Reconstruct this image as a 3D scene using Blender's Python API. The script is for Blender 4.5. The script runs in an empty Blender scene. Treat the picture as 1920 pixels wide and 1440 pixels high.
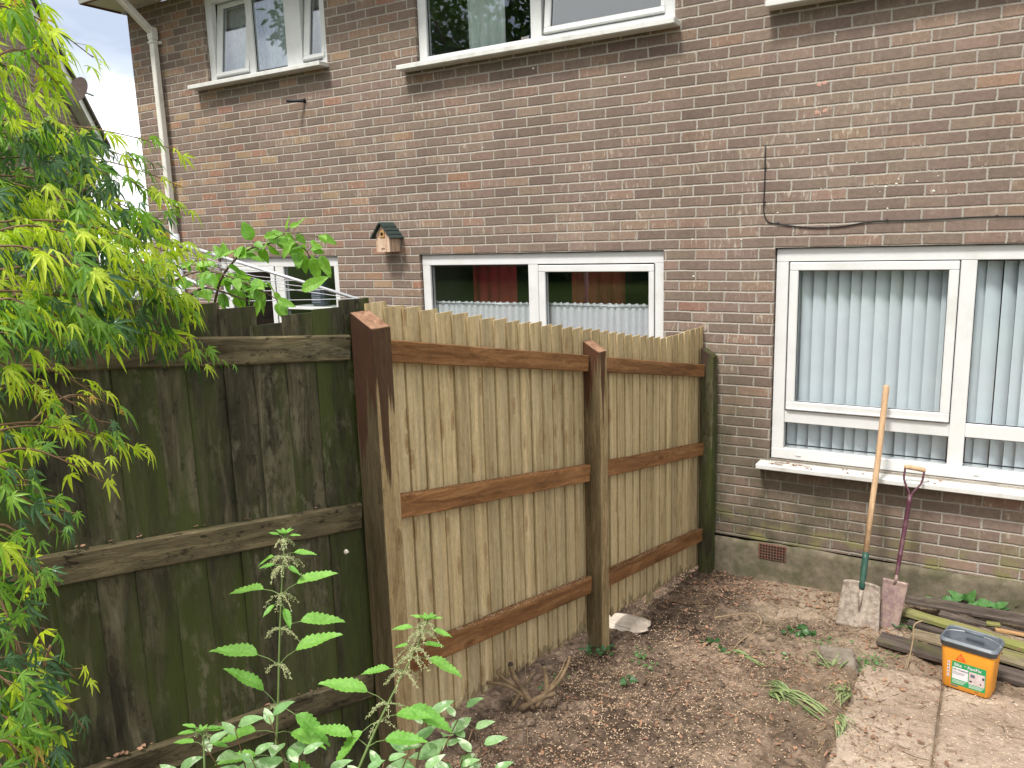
import bpy, bmesh, math, random
import numpy as np
from mathutils import Vector, Matrix, noise
R_ = math.radians
random.seed(7)
SC = bpy.context.scene
COL = SC.collection

# ------------------------------------------------------------------ camera
F_PX = 1490.1                       # focal length in pixels of a 1920 wide picture
CAM = Vector((1.30537, -5.65175, 2.5545))
PITCH, ROLL, YAW = R_(79.46797), R_(-1.80643), R_(31.43206)
CAM_M = Matrix.Rotation(YAW, 3, 'Z') @ Matrix.Rotation(PITCH, 3, 'X') @ Matrix.Rotation(ROLL, 3, 'Z')
cd = bpy.data.cameras.new('camera')
cam = bpy.data.objects.new('camera', cd)
COL.objects.link(cam)
cam.matrix_world = Matrix.Translation(CAM) @ CAM_M.to_4x4()
cd.sensor_fit = 'HORIZONTAL'; cd.sensor_width = 36.0
cd.lens = F_PX / 1920 * 36
cd.clip_start = 0.05; cd.clip_end = 500
SC.camera = cam

# ------------------------------------------------------------------ world, sun, exposure
SUN_EL, SUN_AZ = R_(58), R_(-100)   # azimuth measured from +x, counter clockwise (where the sun stands)
SKY_S = 0.13
W = bpy.data.worlds.new('World'); SC.world = W; W.use_nodes = True
wn = W.node_tree; wn.nodes.clear()

def nd(nt, typ, inp=None, **props):
    n = nt.nodes.new(typ)
    for k, v in props.items(): setattr(n, k, v)
    for k, v in (inp or {}).items():
        s = n.inputs[k]
        if isinstance(v, bpy.types.NodeSocket): nt.links.new(v, s)
        elif isinstance(v, (tuple, list)) and len(v) == 3 and s.type == 'RGBA': s.default_value = (*v, 1)
        else: s.default_value = v
    return n

def ramp(nt, fac, stops, interp='LINEAR'):
    r = nd(nt, 'ShaderNodeValToRGB', {'Fac': fac}); e = r.color_ramp; e.interpolation = interp
    while len(e.elements) < len(stops): e.elements.new(0.5)
    for el, (p, c) in zip(e.elements, stops):
        el.position = p
        el.color = (*c, 1) if isinstance(c, (tuple, list)) else (c, c, c, 1)
    return r.outputs['Color']

def mth(nt, op, a, b=0.0, c=0.0):
    return nd(nt, 'ShaderNodeMath', {0: a, 1: b, 2: c}, operation=op).outputs[0]

def mix(nt, fac, a, b, mode='MIX'):
    n = nd(nt, 'ShaderNodeMix', {0: fac, 6: a, 7: b}, data_type='RGBA', blend_type=mode)
    return n.outputs[2]

def noi(nt, vec, scale, detail=4, rough=0.55, dist=0.0):
    return nd(nt, 'ShaderNodeTexNoise', {'Vector': vec, 'Scale': scale, 'Detail': detail, 'Roughness': rough, 'Distortion': dist}).outputs['Fac']

def maprange(nt, v, a, b, c=0.0, d=1.0):
    return nd(nt, 'ShaderNodeMapRange', {0: v, 1: a, 2: b, 3: c, 4: d}).outputs[0]

def scl(nt, vec, s, loc=(0, 0, 0)):
    return nd(nt, 'ShaderNodeMapping', {'Vector': vec, 'Scale': s, 'Location': loc}).outputs[0]

sky = nd(wn, 'ShaderNodeTexSky', sky_type='NISHITA', sun_disc=False, sun_elevation=SUN_EL,
         sun_rotation=math.pi / 2 - SUN_AZ, air_density=1.2, dust_density=2.5)
wc = nd(wn, 'ShaderNodeTexCoord').outputs['Generated']
cl = noi(wn, scl(wn, wc, (1.6, 1.6, 4.2), (0.4, 0.9, 0.05)), 1.5, 6, 0.55, 0.3)
zz = nd(wn, 'ShaderNodeSeparateXYZ', {0: wc}).outputs[2]
cf = mth(wn, 'ADD', cl, maprange(wn, zz, 0.08, 0.22, 0.22, -0.07))
cc = ramp(wn, cf, [(0.40, (2.7, 3.05, 3.8)), (0.52, (3.9, 4.25, 5.0)), (0.62, (9.0, 9.1, 9.3))])
cc = mix(wn, maprange(wn, zz, 0.24, 0.46), cc, (8.6, 8.4, 8.0))
cm = mix(wn, 0.9, sky.outputs[0], cc)
bg = nd(wn, 'ShaderNodeBackground', {'Color': cm, 'Strength': SKY_S})
wo = nd(wn, 'ShaderNodeOutputWorld', {'Surface': bg.outputs[0]})

sl = bpy.data.lights.new('sun', 'SUN'); sl.energy = 2.5; sl.angle = R_(10); sl.color = (1.0, 0.96, 0.89)
sun = bpy.data.objects.new('sun', sl); COL.objects.link(sun)
sd = Vector((math.cos(SUN_EL) * math.cos(SUN_AZ), math.cos(SUN_EL) * math.sin(SUN_AZ), math.sin(SUN_EL)))
sun.rotation_euler = sd.to_track_quat('Z', 'Y').to_euler()
SC.view_settings.view_transform = 'Standard'; SC.view_settings.look = 'None'
SC.view_settings.exposure = 0.86; SC.view_settings.gamma = 1.0
SC.view_settings.use_curve_mapping = False
SC.cycles.max_bounces = 6; SC.cycles.transparent_max_bounces = 12
SC.cycles.sample_clamp_indirect = 6

# ------------------------------------------------------------------ placing helpers
def ray(px, py):
    return (CAM_M @ Vector(((px - 960) / F_PX, -(py - 720) / F_PX, -1.0)))
def at(px, py, d):                    # point seen at that pixel, d metres deep
    return CAM + ray(px, py) * d
def on_y(px, py, y=0.0):
    r = ray(px, py); return CAM + r * ((y - CAM.y) / r.y)
def on_z(px, py, z=0.0):
    r = ray(px, py); return CAM + r * ((z - CAM.z) / r.z)
def sstep(a, b, x):
    t = np.clip((x - a) / (b - a), 0, 1); return t * t * (3 - 2 * t)
def soil_h(x, y):
    yy = np.maximum(-y, 0); return 0.055 * yy + 0.02 * np.minimum(yy, 6) ** 2
def patio_h(x, y):
    return 0.022 + 0.056 * np.maximum(-y, 0)
def ground_h(x, y):
    t = sstep(0.15, 0.72, x); far = sstep(-.90, -1.10, y)
    up = 0.040 * far
    base = soil_h(x, y) * (1 - t) + (patio_h(x, y) + up) * t
    drop = sstep(0.775, 0.80, x)
    base = base * (1 - drop * far) + (patio_h(x, y) - 0.014) * drop * far
    return base
def on_ground(px, py, lift=0.0):
    r = ray(px, py); t = 1.0
    for i in range(900):
        p = CAM + r * t
        if p.z < float(ground_h(np.float64(p.x), np.float64(p.y))) + lift: return p
        t += 0.01
    return p

# ------------------------------------------------------------------ object helpers
def tag(o, label=None, cat=None, group=None, kind=None):
    if label: o['label'] = label
    if cat: o['category'] = cat
    if group: o['group'] = group
    if kind: o['kind'] = kind
    return o
def empty(name, loc=(0, 0, 0), rz=0.0, parent=None):
    o = bpy.data.objects.new(name, None); COL.objects.link(o)
    o.location = loc; o.rotation_euler = (0, 0, rz); o.empty_display_size = 0.05
    if parent: o.parent = parent
    return o

class MB:
    """collects shapes that become one mesh object"""
    def __init__(s): s.v = []; s.f = []; s.m = []; s.sm = []
    def add(s, verts, faces, mi=0, smooth=False, M=None):
        b = len(s.v)
        s.v += [tuple(M @ Vector(p)) for p in verts] if M is not None else [tuple(p) for p in verts]
        s.f += [tuple(i + b for i in f) for f in faces]
        s.m += [mi] * len(faces); s.sm += [smooth] * len(faces)
        return s
    def box(s, x0, x1, y0, y1, z0, z1, c=0.0, mi=0, M=None):
        cx, cy, cz = (x0 + x1) / 2, (y0 + y1) / 2, (z0 + z1) / 2
        hx, hy, hz = abs(x1 - x0) / 2, abs(y1 - y0) / 2, abs(z1 - z0) / 2
        if c <= 0:
            v = [(cx + a * hx, cy + b * hy, cz + d * hz) for a in (-1, 1) for b in (-1, 1) for d in (-1, 1)]
            f = [(0, 1, 3, 2), (4, 6, 7, 5), (0, 4, 5, 1), (2, 3, 7, 6), (0, 2, 6, 4), (1, 5, 7, 3)]
            return s.add(v, f, mi, False, M)
        c = min(c, hx * .9, hy * .9, hz * .9)
        v = []; idx = {}
        for a in (-1, 1):
            for b in (-1, 1):
                for d in (-1, 1):
                    for ax in range(3):
                        h = [hx - c, hy - c, hz - c]; h[ax] += c
                        idx[(a, b, d, ax)] = len(v)
                        v.append((cx + a * h[0], cy + b * h[1], cz + d * h[2]))
        f = []
        for ax in range(3):
            o1, o2 = [i for i in range(3) if i != ax]
            for sg in (-1, 1):
                q = []
                for (p, r) in ((-1, -1), (1, -1), (1, 1), (-1, 1)):
                    k = [0, 0, 0]; k[ax] = sg; k[o1] = p; k[o2] = r
                    q.append(idx[(*k, ax)])
                f.append(tuple(q))
        for ax in range(3):
            o1, o2 = [i for i in range(3) if i != ax]
            for p in (-1, 1):
                for r in (-1, 1):
                    q = []
                    for (sg, fa) in ((-1, o1), (1, o1), (1, o2), (-1, o2)):
                        k = [0, 0, 0]; k[ax] = sg; k[o1] = p; k[o2] = r
                        q.append(idx[(*k, fa)])
                    f.append(tuple(q))
        for a in (-1, 1):
            for b in (-1, 1):
                for d in (-1, 1):
                    f.append(tuple(idx[(a, b, d, ax)] for ax in range(3)))
        return s.add(v, f, mi, False, M)
    def tube(s, pts, rad, n=8, mi=0, caps=True):
        pts = [Vector(p) for p in pts]
        if not hasattr(rad, '__len__'): rad = [rad] * len(pts)
        v = []; f = []; up = None
        for i, p in enumerate(pts):
            t = (pts[min(i + 1, len(pts) - 1)] - pts[max(i - 1, 0)]).normalized()
            if up is None:
                up = Vector((0, 0, 1)) if abs(t.z) < .9 else Vector((1, 0, 0))
            a = t.cross(up).normalized(); b = a.cross(t).normalized(); up = b
            for k in range(n):
                th = 2 * math.pi * k / n
                v.append(p + (a * math.cos(th) + b * math.sin(th)) * rad[i])
        for i in range(len(pts) - 1):
            for k in range(n):
                f.append((i * n + k, i * n + (k + 1) % n, (i + 1) * n + (k + 1) % n, (i + 1) * n + k))
        if caps:
            f.append(tuple(range(n))[::-1]); f.append(tuple((len(pts) - 1) * n + k for k in range(n)))
        return s.add(v, f, mi, True)
    def prism(s, poly, axis_pts, mi=0, M=None):
        """poly: list of 2-tuples (y,z); extruded from x=axis_pts[0] to axis_pts[1]"""
        n = len(poly)
        v = [(axis_pts[0], a, b) for a, b in poly] + [(axis_pts[1], a, b) for a, b in poly]
        f = [tuple(range(n))[::-1], tuple(range(n, 2 * n))] + [(i, (i + 1) % n, n + (i + 1) % n, n + i) for i in range(n)]
        return s.add(v, f, mi, False, M)
    def build(s, name, mats, parent=None, loc=None, rot=None, fixn=True):
        me = bpy.data.meshes.new(name)
        me.from_pydata(s.v, [], s.f)
        if not isinstance(mats, (list, tuple)): mats = [mats]
        for m in mats: me.materials.append(m)
        me.polygons.foreach_set('material_index', s.m)
        me.polygons.foreach_set('use_smooth', s.sm)
        me.update()
        if fixn:
            bm = bmesh.new(); bm.from_mesh(me)
            bmesh.ops.recalc_face_normals(bm, faces=bm.faces); bm.to_mesh(me); bm.free()
        o = bpy.data.objects.new(name, me); COL.objects.link(o)
        if parent: o.parent = parent
        if loc is not None: o.location = loc
        if rot is not None: o.rotation_euler = rot
        return o

# ------------------------------------------------------------------ materials
def mat(name):
    m = bpy.data.materials.new(name); m.use_nodes = True
    nt = m.node_tree; nt.nodes.clear()
    return m, nt
def finish(m, nt, color, rough=0.7, height=None, bs=0.3, bd=0.01, spec=0.3, metal=0.0, extra=None):
    inp = {'Base Color': color, 'Roughness': rough, 'Specular IOR Level': spec, 'Metallic': metal}
    if height is not None:
        b = nd(nt, 'ShaderNodeBump', {'Height': height, 'Strength': bs, 'Distance': bd})
        inp['Normal'] = b.outputs[0]
    if extra: inp.update(extra)
    p = nd(nt, 'ShaderNodeBsdfPrincipled', inp)
    nd(nt, 'ShaderNodeOutputMaterial', {'Surface': p.outputs[0]})
    return m
def obj_co(nt, rnd=True):
    co = nd(nt, 'ShaderNodeTexCoord').outputs['Object']
    if not rnd: return co
    r = nd(nt, 'ShaderNodeObjectInfo').outputs['Random']
    r2 = mth(nt, 'MULTIPLY', r, 37.0)
    off = nd(nt, 'ShaderNodeCombineXYZ', {0: r2, 1: mth(nt, 'MULTIPLY', r, 91.0), 2: mth(nt, 'MULTIPLY', r, 53.0)}).outputs[0]
    return nd(nt, 'ShaderNodeVectorMath', {0: co, 1: off}, operation='ADD').outputs[0]

def brick_mat(name='brick', left_red=True):
    m, nt = mat(name)
    co = nd(nt, 'ShaderNodeTexCoord').outputs['Object']
    sp = nd(nt, 'ShaderNodeSeparateXYZ', {0: co}).outputs
    wob = noi(nt, scl(nt, co, (9, 9, 9)), 1.0, 3)
    wob2 = noi(nt, scl(nt, co, (45, 45, 45), (3, 1, 2)), 1.0, 2)
    w3 = noi(nt, scl(nt, co, (2.2, 2.2, 2.2), (7, 3, 5)), 1.0, 2)
    du = mth(nt, 'ADD', mth(nt, 'MULTIPLY', mth(nt, 'SUBTRACT', wob2, .5), .010), mth(nt, 'MULTIPLY', mth(nt, 'SUBTRACT', wob, .5), .012))
    dv = mth(nt, 'ADD', mth(nt, 'MULTIPLY', mth(nt, 'SUBTRACT', wob2, .5), .007), mth(nt, 'MULTIPLY', mth(nt, 'SUBTRACT', w3, .5), .012))
    dv = mth(nt, 'ADD', dv, mth(nt, 'MULTIPLY', mth(nt, 'SUBTRACT', wob, .5), .006))
    u = mth(nt, 'ADD', mth(nt, 'ADD', sp[0], mth(nt, 'MULTIPLY', sp[1], -1.0)), du)
    v = mth(nt, 'ADD', sp[2], dv)
    vr = mth(nt, 'DIVIDE', mth(nt, 'SUBTRACT', v, 2.42 - 7.5), .075)
    row = mth(nt, 'FLOOR', vr)
    fv = mth(nt, 'SUBTRACT', vr, row)
    rr = nd(nt, 'ShaderNodeTexWhiteNoise', {'W': row}, noise_dimensions='1D').outputs[0]
    odd = mth(nt, 'MULTIPLY', mth(nt, 'MODULO', row, 2.0), .5)
    ur = mth(nt, 'ADD', mth(nt, 'DIVIDE', mth(nt, 'ADD', u, 22.5), .225), mth(nt, 'ADD', mth(nt, 'ADD', odd, .0), mth(nt, 'MULTIPLY', rr, .13)))
    colm = mth(nt, 'FLOOR', ur)
    fu = mth(nt, 'SUBTRACT', ur, colm)
    eu = mth(nt, 'MULTIPLY', mth(nt, 'MINIMUM', fu, mth(nt, 'SUBTRACT', 1.0, fu)), .225)
    ev = mth(nt, 'MULTIPLY', mth(nt, 'MINIMUM', fv, mth(nt, 'SUBTRACT', 1.0, fv)), .075)
    e = nd(nt, 'ShaderNodeMath', {0: eu, 1: ev, 2: .004}, operation='SMOOTH_MIN').outputs[0]
    brickm = maprange(nt, e, .0044, .0074)          # 1 on the brick, 0 in the joint
    id3 = nd(nt, 'ShaderNodeCombineXYZ', {0: row, 1: colm, 2: 3.0}).outputs[0]
    wn1 = nd(nt, 'ShaderNodeTexWhiteNoise', {'Vector': id3}, noise_dimensions='3D')
    rv = wn1.outputs['Value']
    sc2 = nd(nt, 'ShaderNodeSeparateColor', {0: wn1.outputs['Color']}).outputs
    big = noi(nt, scl(nt, co, (.55, .55, .8), (1.3, 0, 4.1)), 1.0, 3)
    redz = maprange(nt, sp[0], -6.5, -1.5, .14, -.06)
    idx = mth(nt, 'ADD', mth(nt, 'ADD', rv, mth(nt, 'MULTIPLY', mth(nt, 'SUBTRACT', big, .5), .40)), redz)
    base = ramp(nt, idx, [(0.0, (.166, .130, .113)), (.25, (.178, .140, .120)), (.5, (.192, .150, .128)), (.76, (.210, .161, .136)),
                          (.92, (.228, .168, .137)), (.985, (.262, .158, .126)), (1.0, (.275, .20, .15))])
    hs = nd(nt, 'ShaderNodeHueSaturation', {'Hue': mth(nt, 'ADD', .493, mth(nt, 'MULTIPLY', sc2[1], .02)), 'Saturation': 1.18,
                                            'Value': mth(nt, 'ADD', .95, mth(nt, 'MULTIPLY', sc2[2], .18)), 'Color': base}).outputs[0]
    gr = noi(nt, scl(nt, co, (160, 160, 160)), 1.0, 3, .7)
    gm = noi(nt, scl(nt, co, (28, 28, 40), (9, 9, 9)), 1.0, 4, .6)
    c = mix(nt, .55, hs, mix(nt, 1.0, hs, ramp(nt, gr, [(.3, .55), (.7, 1.35)]), 'MULTIPLY'))
    c = mix(nt, .6, c, mix(nt, 1.0, c, ramp(nt, gm, [(.3, .75), (.7, 1.22)]), 'MULTIPLY'))
    # pale lime runs on the faces
    dr = noi(nt, scl(nt, co, (48, 48, 11), (2, 5, 8)), 1.0, 3, .55, .4)
    reg = noi(nt, scl(nt, co, (1.0, 1.0, 1.5), (5.5, 0, 1.1)), 1.0, 2)
    regm = mth(nt, 'MULTIPLY', maprange(nt, reg, .38, .55), maprange(nt, sc2[0], .25, .75))
    drm = mth(nt, 'MULTIPLY', mth(nt, 'MULTIPLY', maprange(nt, dr, .56, .68), regm), .8)
    c = mix(nt, drm, c, (.43, .39, .32))
    # soot plus painted-in sill shade on the course under the upper sills and large uneven weathering
    wth = noi(nt, scl(nt, co, (.9, .9, .35), (0, 3, 3)), 1.0, 4)
    c = mix(nt, 1.0, c, ramp(nt, wth, [(.3, .93), (.7, 1.17)]), 'MULTIPLY')
    vst = noi(nt, scl(nt, co, (5.5, 5.5, .5), (1, 8, 3)), 1.0, 4, .6)
    c = mix(nt, 1.0, c, ramp(nt, vst, [(.32, .92), (.66, 1.07)]), 'MULTIPLY')
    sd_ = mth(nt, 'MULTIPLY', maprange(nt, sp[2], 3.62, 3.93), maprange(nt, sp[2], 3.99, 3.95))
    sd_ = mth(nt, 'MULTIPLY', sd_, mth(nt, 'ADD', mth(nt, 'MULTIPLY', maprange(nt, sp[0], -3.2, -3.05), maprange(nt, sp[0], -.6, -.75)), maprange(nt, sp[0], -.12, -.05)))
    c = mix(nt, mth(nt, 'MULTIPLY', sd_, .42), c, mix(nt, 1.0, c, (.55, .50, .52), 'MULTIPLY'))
    mo = noi(nt, scl(nt, co, (90, 90, 90), (1, 7, 3)), 1.0, 3, .7)
    mort = ramp(nt, mo, [(.25, (.27, .248, .218)), (.7, (.44, .405, .36))])
    mort2 = mix(nt, maprange(nt, noi(nt, scl(nt, co, (3, 3, 3), (4, 4, 1)), 1.0, 3), .45, .75), mort, (.30, .265, .225))
    c = mix(nt, brickm, mort2, c)
    # algae low down by the fence end
    an = noi(nt, scl(nt, co, (3.2, 3.2, 2.4), (1, 1, 1)), 1.0, 5, .65)
    ax = mth(nt, 'MULTIPLY', maprange(nt, mth(nt, 'ABSOLUTE', mth(nt, 'SUBTRACT', sp[0], -.10)), .25, 1.35, 1.0, 0.0), maprange(nt, sp[2], 1.15, .75, 0.0, 1.0))
    ax2 = mth(nt, 'MULTIPLY', maprange(nt, mth(nt, 'ABSOLUTE', mth(nt, 'SUBTRACT', sp[0], -.38)), .10, .45, 1.0, 0.0), maprange(nt, sp[2], 1.75, 1.2, 0.0, .9))
    am = mth(nt, 'MULTIPLY', mth(nt, 'MAXIMUM', ax, ax2), maprange(nt, an, .36, .60, .25, .92))
    alg = mix(nt, noi(nt, scl(nt, co, (14, 14, 14)), 1.0, 3), (.045, .043, .025), (.10, .095, .055))
    c = mix(nt, am, c, alg)
    gx = mth(nt, 'MULTIPLY', maprange(nt, sp[2], .62, .34, 0.0, .8), maprange(nt, noi(nt, scl(nt, co, (5, 5, 9), (2, 9, 0)), 1.0, 3), .50, .64))
    c = mix(nt, gx, c, (.20, .19, .075))
    h = mth(nt, 'ADD', mth(nt, 'MULTIPLY', maprange(nt, e, .002, .009), .9), mth(nt, 'MULTIPLY', gr, .22))
    h = mth(nt, 'ADD', h, mth(nt, 'MULTIPLY', gm, .25))
    return finish(m, nt, c, .9, h, .8, .007, .15)

def wood_mat(name, cols, axis='Z', knots=.6, moss=None, moss_amt=0.0, dirt=.0, stain=None, rough=.75, contrast=1.0, rings=.5, vary=.25, bump=.35, broad=.0, foot=False, shade_stain=0.0):
    m, nt = mat(name)
    co = obj_co(nt)
    raw = nd(nt, 'ShaderNodeTexCoord').outputs['Object']
    L = {'X': (1, 0, 0), 'Y': (0, 1, 0), 'Z': (0, 0, 1)}[axis]
    def st(across, along): return tuple(along if l else across for l in L)
    cs_ = nd(nt, 'ShaderNodeSeparateXYZ', {0: co}).outputs
    al_ = cs_['XYZ'.index(axis)]; ac_ = mth(nt, 'SUBTRACT', mth(nt, 'ADD', mth(nt, 'ADD', cs_[0], cs_[1]), cs_[2]), al_)
    kv = nd(nt, 'ShaderNodeCombineXYZ', {0: mth(nt, 'MULTIPLY', ac_, 11.0), 1: mth(nt, 'MULTIPLY', al_, 4.2), 2: 0.0}).outputs[0]
    kn = nd(nt, 'ShaderNodeTexVoronoi', {'Vector': kv, 'Scale': 1.0, 'Randomness': 1.0}, feature='F1', voronoi_dimensions='2D')
    kd = kn.outputs['Distance']
    bend = maprange(nt, kd, 0.0, .34, 1.0, 0.0)
    warp = nd(nt, 'ShaderNodeVectorMath', {0: scl(nt, co, st(1.0, .10)), 1: nd(nt, 'ShaderNodeCombineXYZ', {0: mth(nt, 'MULTIPLY', bend, .010), 1: mth(nt, 'MULTIPLY', bend, .010), 2: mth(nt, 'MULTIPLY', bend, .010)}).outputs[0]}, operation='ADD').outputs[0]
    g1 = noi(nt, scl(nt, warp, (24, 24, 24)), 1.0, 4, .6, 1.0)
    g2 = noi(nt, scl(nt, warp, (150, 150, 150)), 1.0, 3, .6)
    g3 = noi(nt, scl(nt, co, st(70, 55)), 1.0, 3, .6)
    wv = mth(nt, 'MULTIPLY', mth(nt, 'ADD', mth(nt, 'SINE', mth(nt, 'MULTIPLY', g1, 46.0)), 1.0), .5)
    c = ramp(nt, g1, [(.28, cols[0]), (.5, cols[1]), (.74, cols[2])])
    g0 = noi(nt, scl(nt, co, st(30, .35), (7, 1, 4)), 1.0, 2, .5)
    c = mix(nt, contrast * broad, c, mix(nt, 1.0, c, ramp(nt, g0, [(.32, .62), (.66, 1.28)]), 'MULTIPLY'))
    c = mix(nt, .42 * contrast * rings * 2, c, mix(nt, 1.0, c, ramp(nt, wv, [(0, .66), (1, 1.16)]), 'MULTIPLY'))
    c = mix(nt, .5 * contrast, c, mix(nt, 1.0, c, ramp(nt, g2, [(.3, .66), (.7, 1.22)]), 'MULTIPLY'))
    c = mix(nt, .35 * contrast, c, mix(nt, 1.0, c, ramp(nt, g3, [(.3, .72), (.7, 1.2)]), 'MULTIPLY'))
    if knots > 0:
        kc = nd(nt, 'ShaderNodeSeparateColor', {0: kn.outputs['Color']}).outputs
        sel = maprange(nt, kc[0], 1 - knots * .34, 1 - knots * .34 + .02)
        km = mth(nt, 'MULTIPLY', maprange(nt, kd, .16, .07), sel)
        c = mix(nt, mth(nt, 'MULTIPLY', km, .62), c, (cols[0][0] * .62, cols[0][1] * .45, cols[0][2] * .36))
        ko = mth(nt, 'MULTIPLY', mth(nt, 'MULTIPLY', maprange(nt, kd, .12, .155), maprange(nt, kd, .20, .165)), sel)
        c = mix(nt, mth(nt, 'MULTIPLY', ko, .5), c, (cols[0][0] * .6, cols[0][1] * .42, cols[0][2] * .3))
    ri = nd(nt, 'ShaderNodeObjectInfo').outputs['Random']
    c = mix(nt, 1.0, c, ramp(nt, ri, [(0, 1 - vary), (1, 1 + vary * .6)]), 'MULTIPLY')
    if dirt > 0:
        d = noi(nt, scl(nt, co, st(7, 2.2)), 1.0, 5, .65)
        c = mix(nt, mth(nt, 'MULTIPLY', maprange(nt, d, .46, .68), dirt), c, tuple(x * .22 for x in cols[0]))
        sp = noi(nt, scl(nt, co, st(40, 18)), 1.0, 4, .7)
        c = mix(nt, mth(nt, 'MULTIPLY', maprange(nt, sp, .56, .66), dirt), c, tuple(x * .16 for x in cols[0]))
    if moss:
        mn = noi(nt, scl(nt, co, st(5.5, 1.5), (4, 4, 4)), 1.0, 5, .62)
        c = mix(nt, mth(nt, 'MULTIPLY', maprange(nt, mn, .62 - moss_amt * .4, .78 - moss_amt * .4), .85), c, moss)
        ln = noi(nt, scl(nt, co, st(26, 10), (9, 2, 6)), 1.0, 5, .7)
        lr = noi(nt, scl(nt, co, st(4, 1.6), (2, 8, 6)), 1.0, 2)
        c = mix(nt, mth(nt, 'MULTIPLY', mth(nt, 'MULTIPLY', maprange(nt, ln, .52, .62), maprange(nt, lr, .50, .60)), .55), c, (.17, .155, .10))
    if shade_stain > 0:
        # shade of the face towards the old fence, painted in with brown stain
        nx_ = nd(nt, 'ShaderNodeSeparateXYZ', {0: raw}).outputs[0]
        shade_m_ = mth(nt, 'MULTIPLY', maprange(nt, nx_, .0058, .0036), maprange(nt, g1, .25, .6, 1.0, .88))
        c = mix(nt, mth(nt, 'MULTIPLY', shade_m_, shade_stain), c, mix(nt, 1.0, (.038, .029, .015), ramp(nt, g2, [(.3, .7), (.7, 1.3)]), 'MULTIPLY'))
    if stain:
        # preservative brushed on the cut top end, running down in drips (object space, z=0 at the foot)
        ztop, depth, scol = stain
        sz = nd(nt, 'ShaderNodeSeparateXYZ', {0: raw}).outputs
        dn = noi(nt, scl(nt, raw, (26, 26, .8), (1, 2, 3)), 1.0, 2, .5)
        edge = mth(nt, 'ADD', mth(nt, 'SUBTRACT', sz[2], ztop - depth), mth(nt, 'MULTIPLY', mth(nt, 'SUBTRACT', dn, .5), 1.5))
        sm = maprange(nt, edge, -.02, .05)
        c = mix(nt, mth(nt, 'MULTIPLY', sm, .93), c, mix(nt, 1.0, mix(nt, .95, c, scol), ramp(nt, g2, [(.3, .8), (.7, 1.15)]), 'MULTIPLY'))
    if foot:
        fz = nd(nt, 'ShaderNodeSeparateXYZ', {0: raw}).outputs
        fe = mth(nt, 'SUBTRACT', mth(nt, 'MULTIPLY', mth(nt, 'SUBTRACT', noi(nt, scl(nt, co, (22, 22, 14), (3, 3, 3)), 1.0, 3), .42), .32), fz[2])
        c = mix(nt, mth(nt, 'MULTIPLY', maprange(nt, fe, -.01, .012), .6), c, tuple(x * .33 for x in cols[0]))
    h = mth(nt, 'ADD', mth(nt, 'MULTIPLY', g2, .6), mth(nt, 'MULTIPLY', wv, .25))
    h = mth(nt, 'ADD', h, mth(nt, 'MULTIPLY', g3, .3))
    return finish(m, nt, c, rough, h, bump, .003, .2)

def simple(name, col, rough=.5, var=.12, scale=20, metal=0, spec=.4, bump=.0, dirtcol=None, dirt=0., trans=None):
    m, nt = mat(name)
    co = obj_co(nt)
    n1 = noi(nt, co, scale, 4, .6)
    c = mix(nt, 1.0, col, ramp(nt, n1, [(.25, 1 - var), (.75, 1 + var)]), 'MULTIPLY')
    if dirtcol:
        n2 = noi(nt, scl(nt, co, (scale * .5,) * 3, (5, 5, 5)), 1.0, 6, .68)
        c = mix(nt, mth(nt, 'MULTIPLY', maprange(nt, n2, .56 - dirt * .3, .70 - dirt * .2), min(1, dirt * 1.6)), c, dirtcol)
    return finish(m, nt, c, rough, n1 if bump else None, bump, .004, spec, metal)

def leaf_mat(name, c0, c1, transl=.35, rough=.45, white=None):
    m, nt = mat(name)
    co = nd(nt, 'ShaderNodeTexCoord').outputs['Object']
    g = nd(nt, 'ShaderNodeNewGeometry').outputs['Random Per Island']
    n1 = noi(nt, co, 9.0, 2)
    c = mix(nt, mth(nt, 'ADD', mth(nt, 'MULTIPLY', g, .7), mth(nt, 'MULTIPLY', n1, .3)), c0, c1)
    fine = noi(nt, co, 120.0, 3)
    c = mix(nt, 1.0, c, ramp(nt, fine, [(.3, .82), (.7, 1.15)]), 'MULTIPLY')
    if white:
        wnz = noi(nt, co, 26.0, 3)
        c = mix(nt, maprange(nt, wnz, .54, .60), c, white)
    p = nd(nt, 'ShaderNodeBsdfPrincipled', {'Base Color': c, 'Roughness': rough, 'Specular IOR Level': .4})
    t = nd(nt, 'ShaderNodeBsdfTranslucent', {'Color': mix(nt, 1.0, c, (1.25, 1.35, .55), 'MULTIPLY')})
    ms = nd(nt, 'ShaderNodeMixShader', {0: transl, 1: p.outputs[0], 2: t.outputs[0]})
    nd(nt, 'ShaderNodeOutputMaterial', {'Surface': ms.outputs[0]})
    return m

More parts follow.
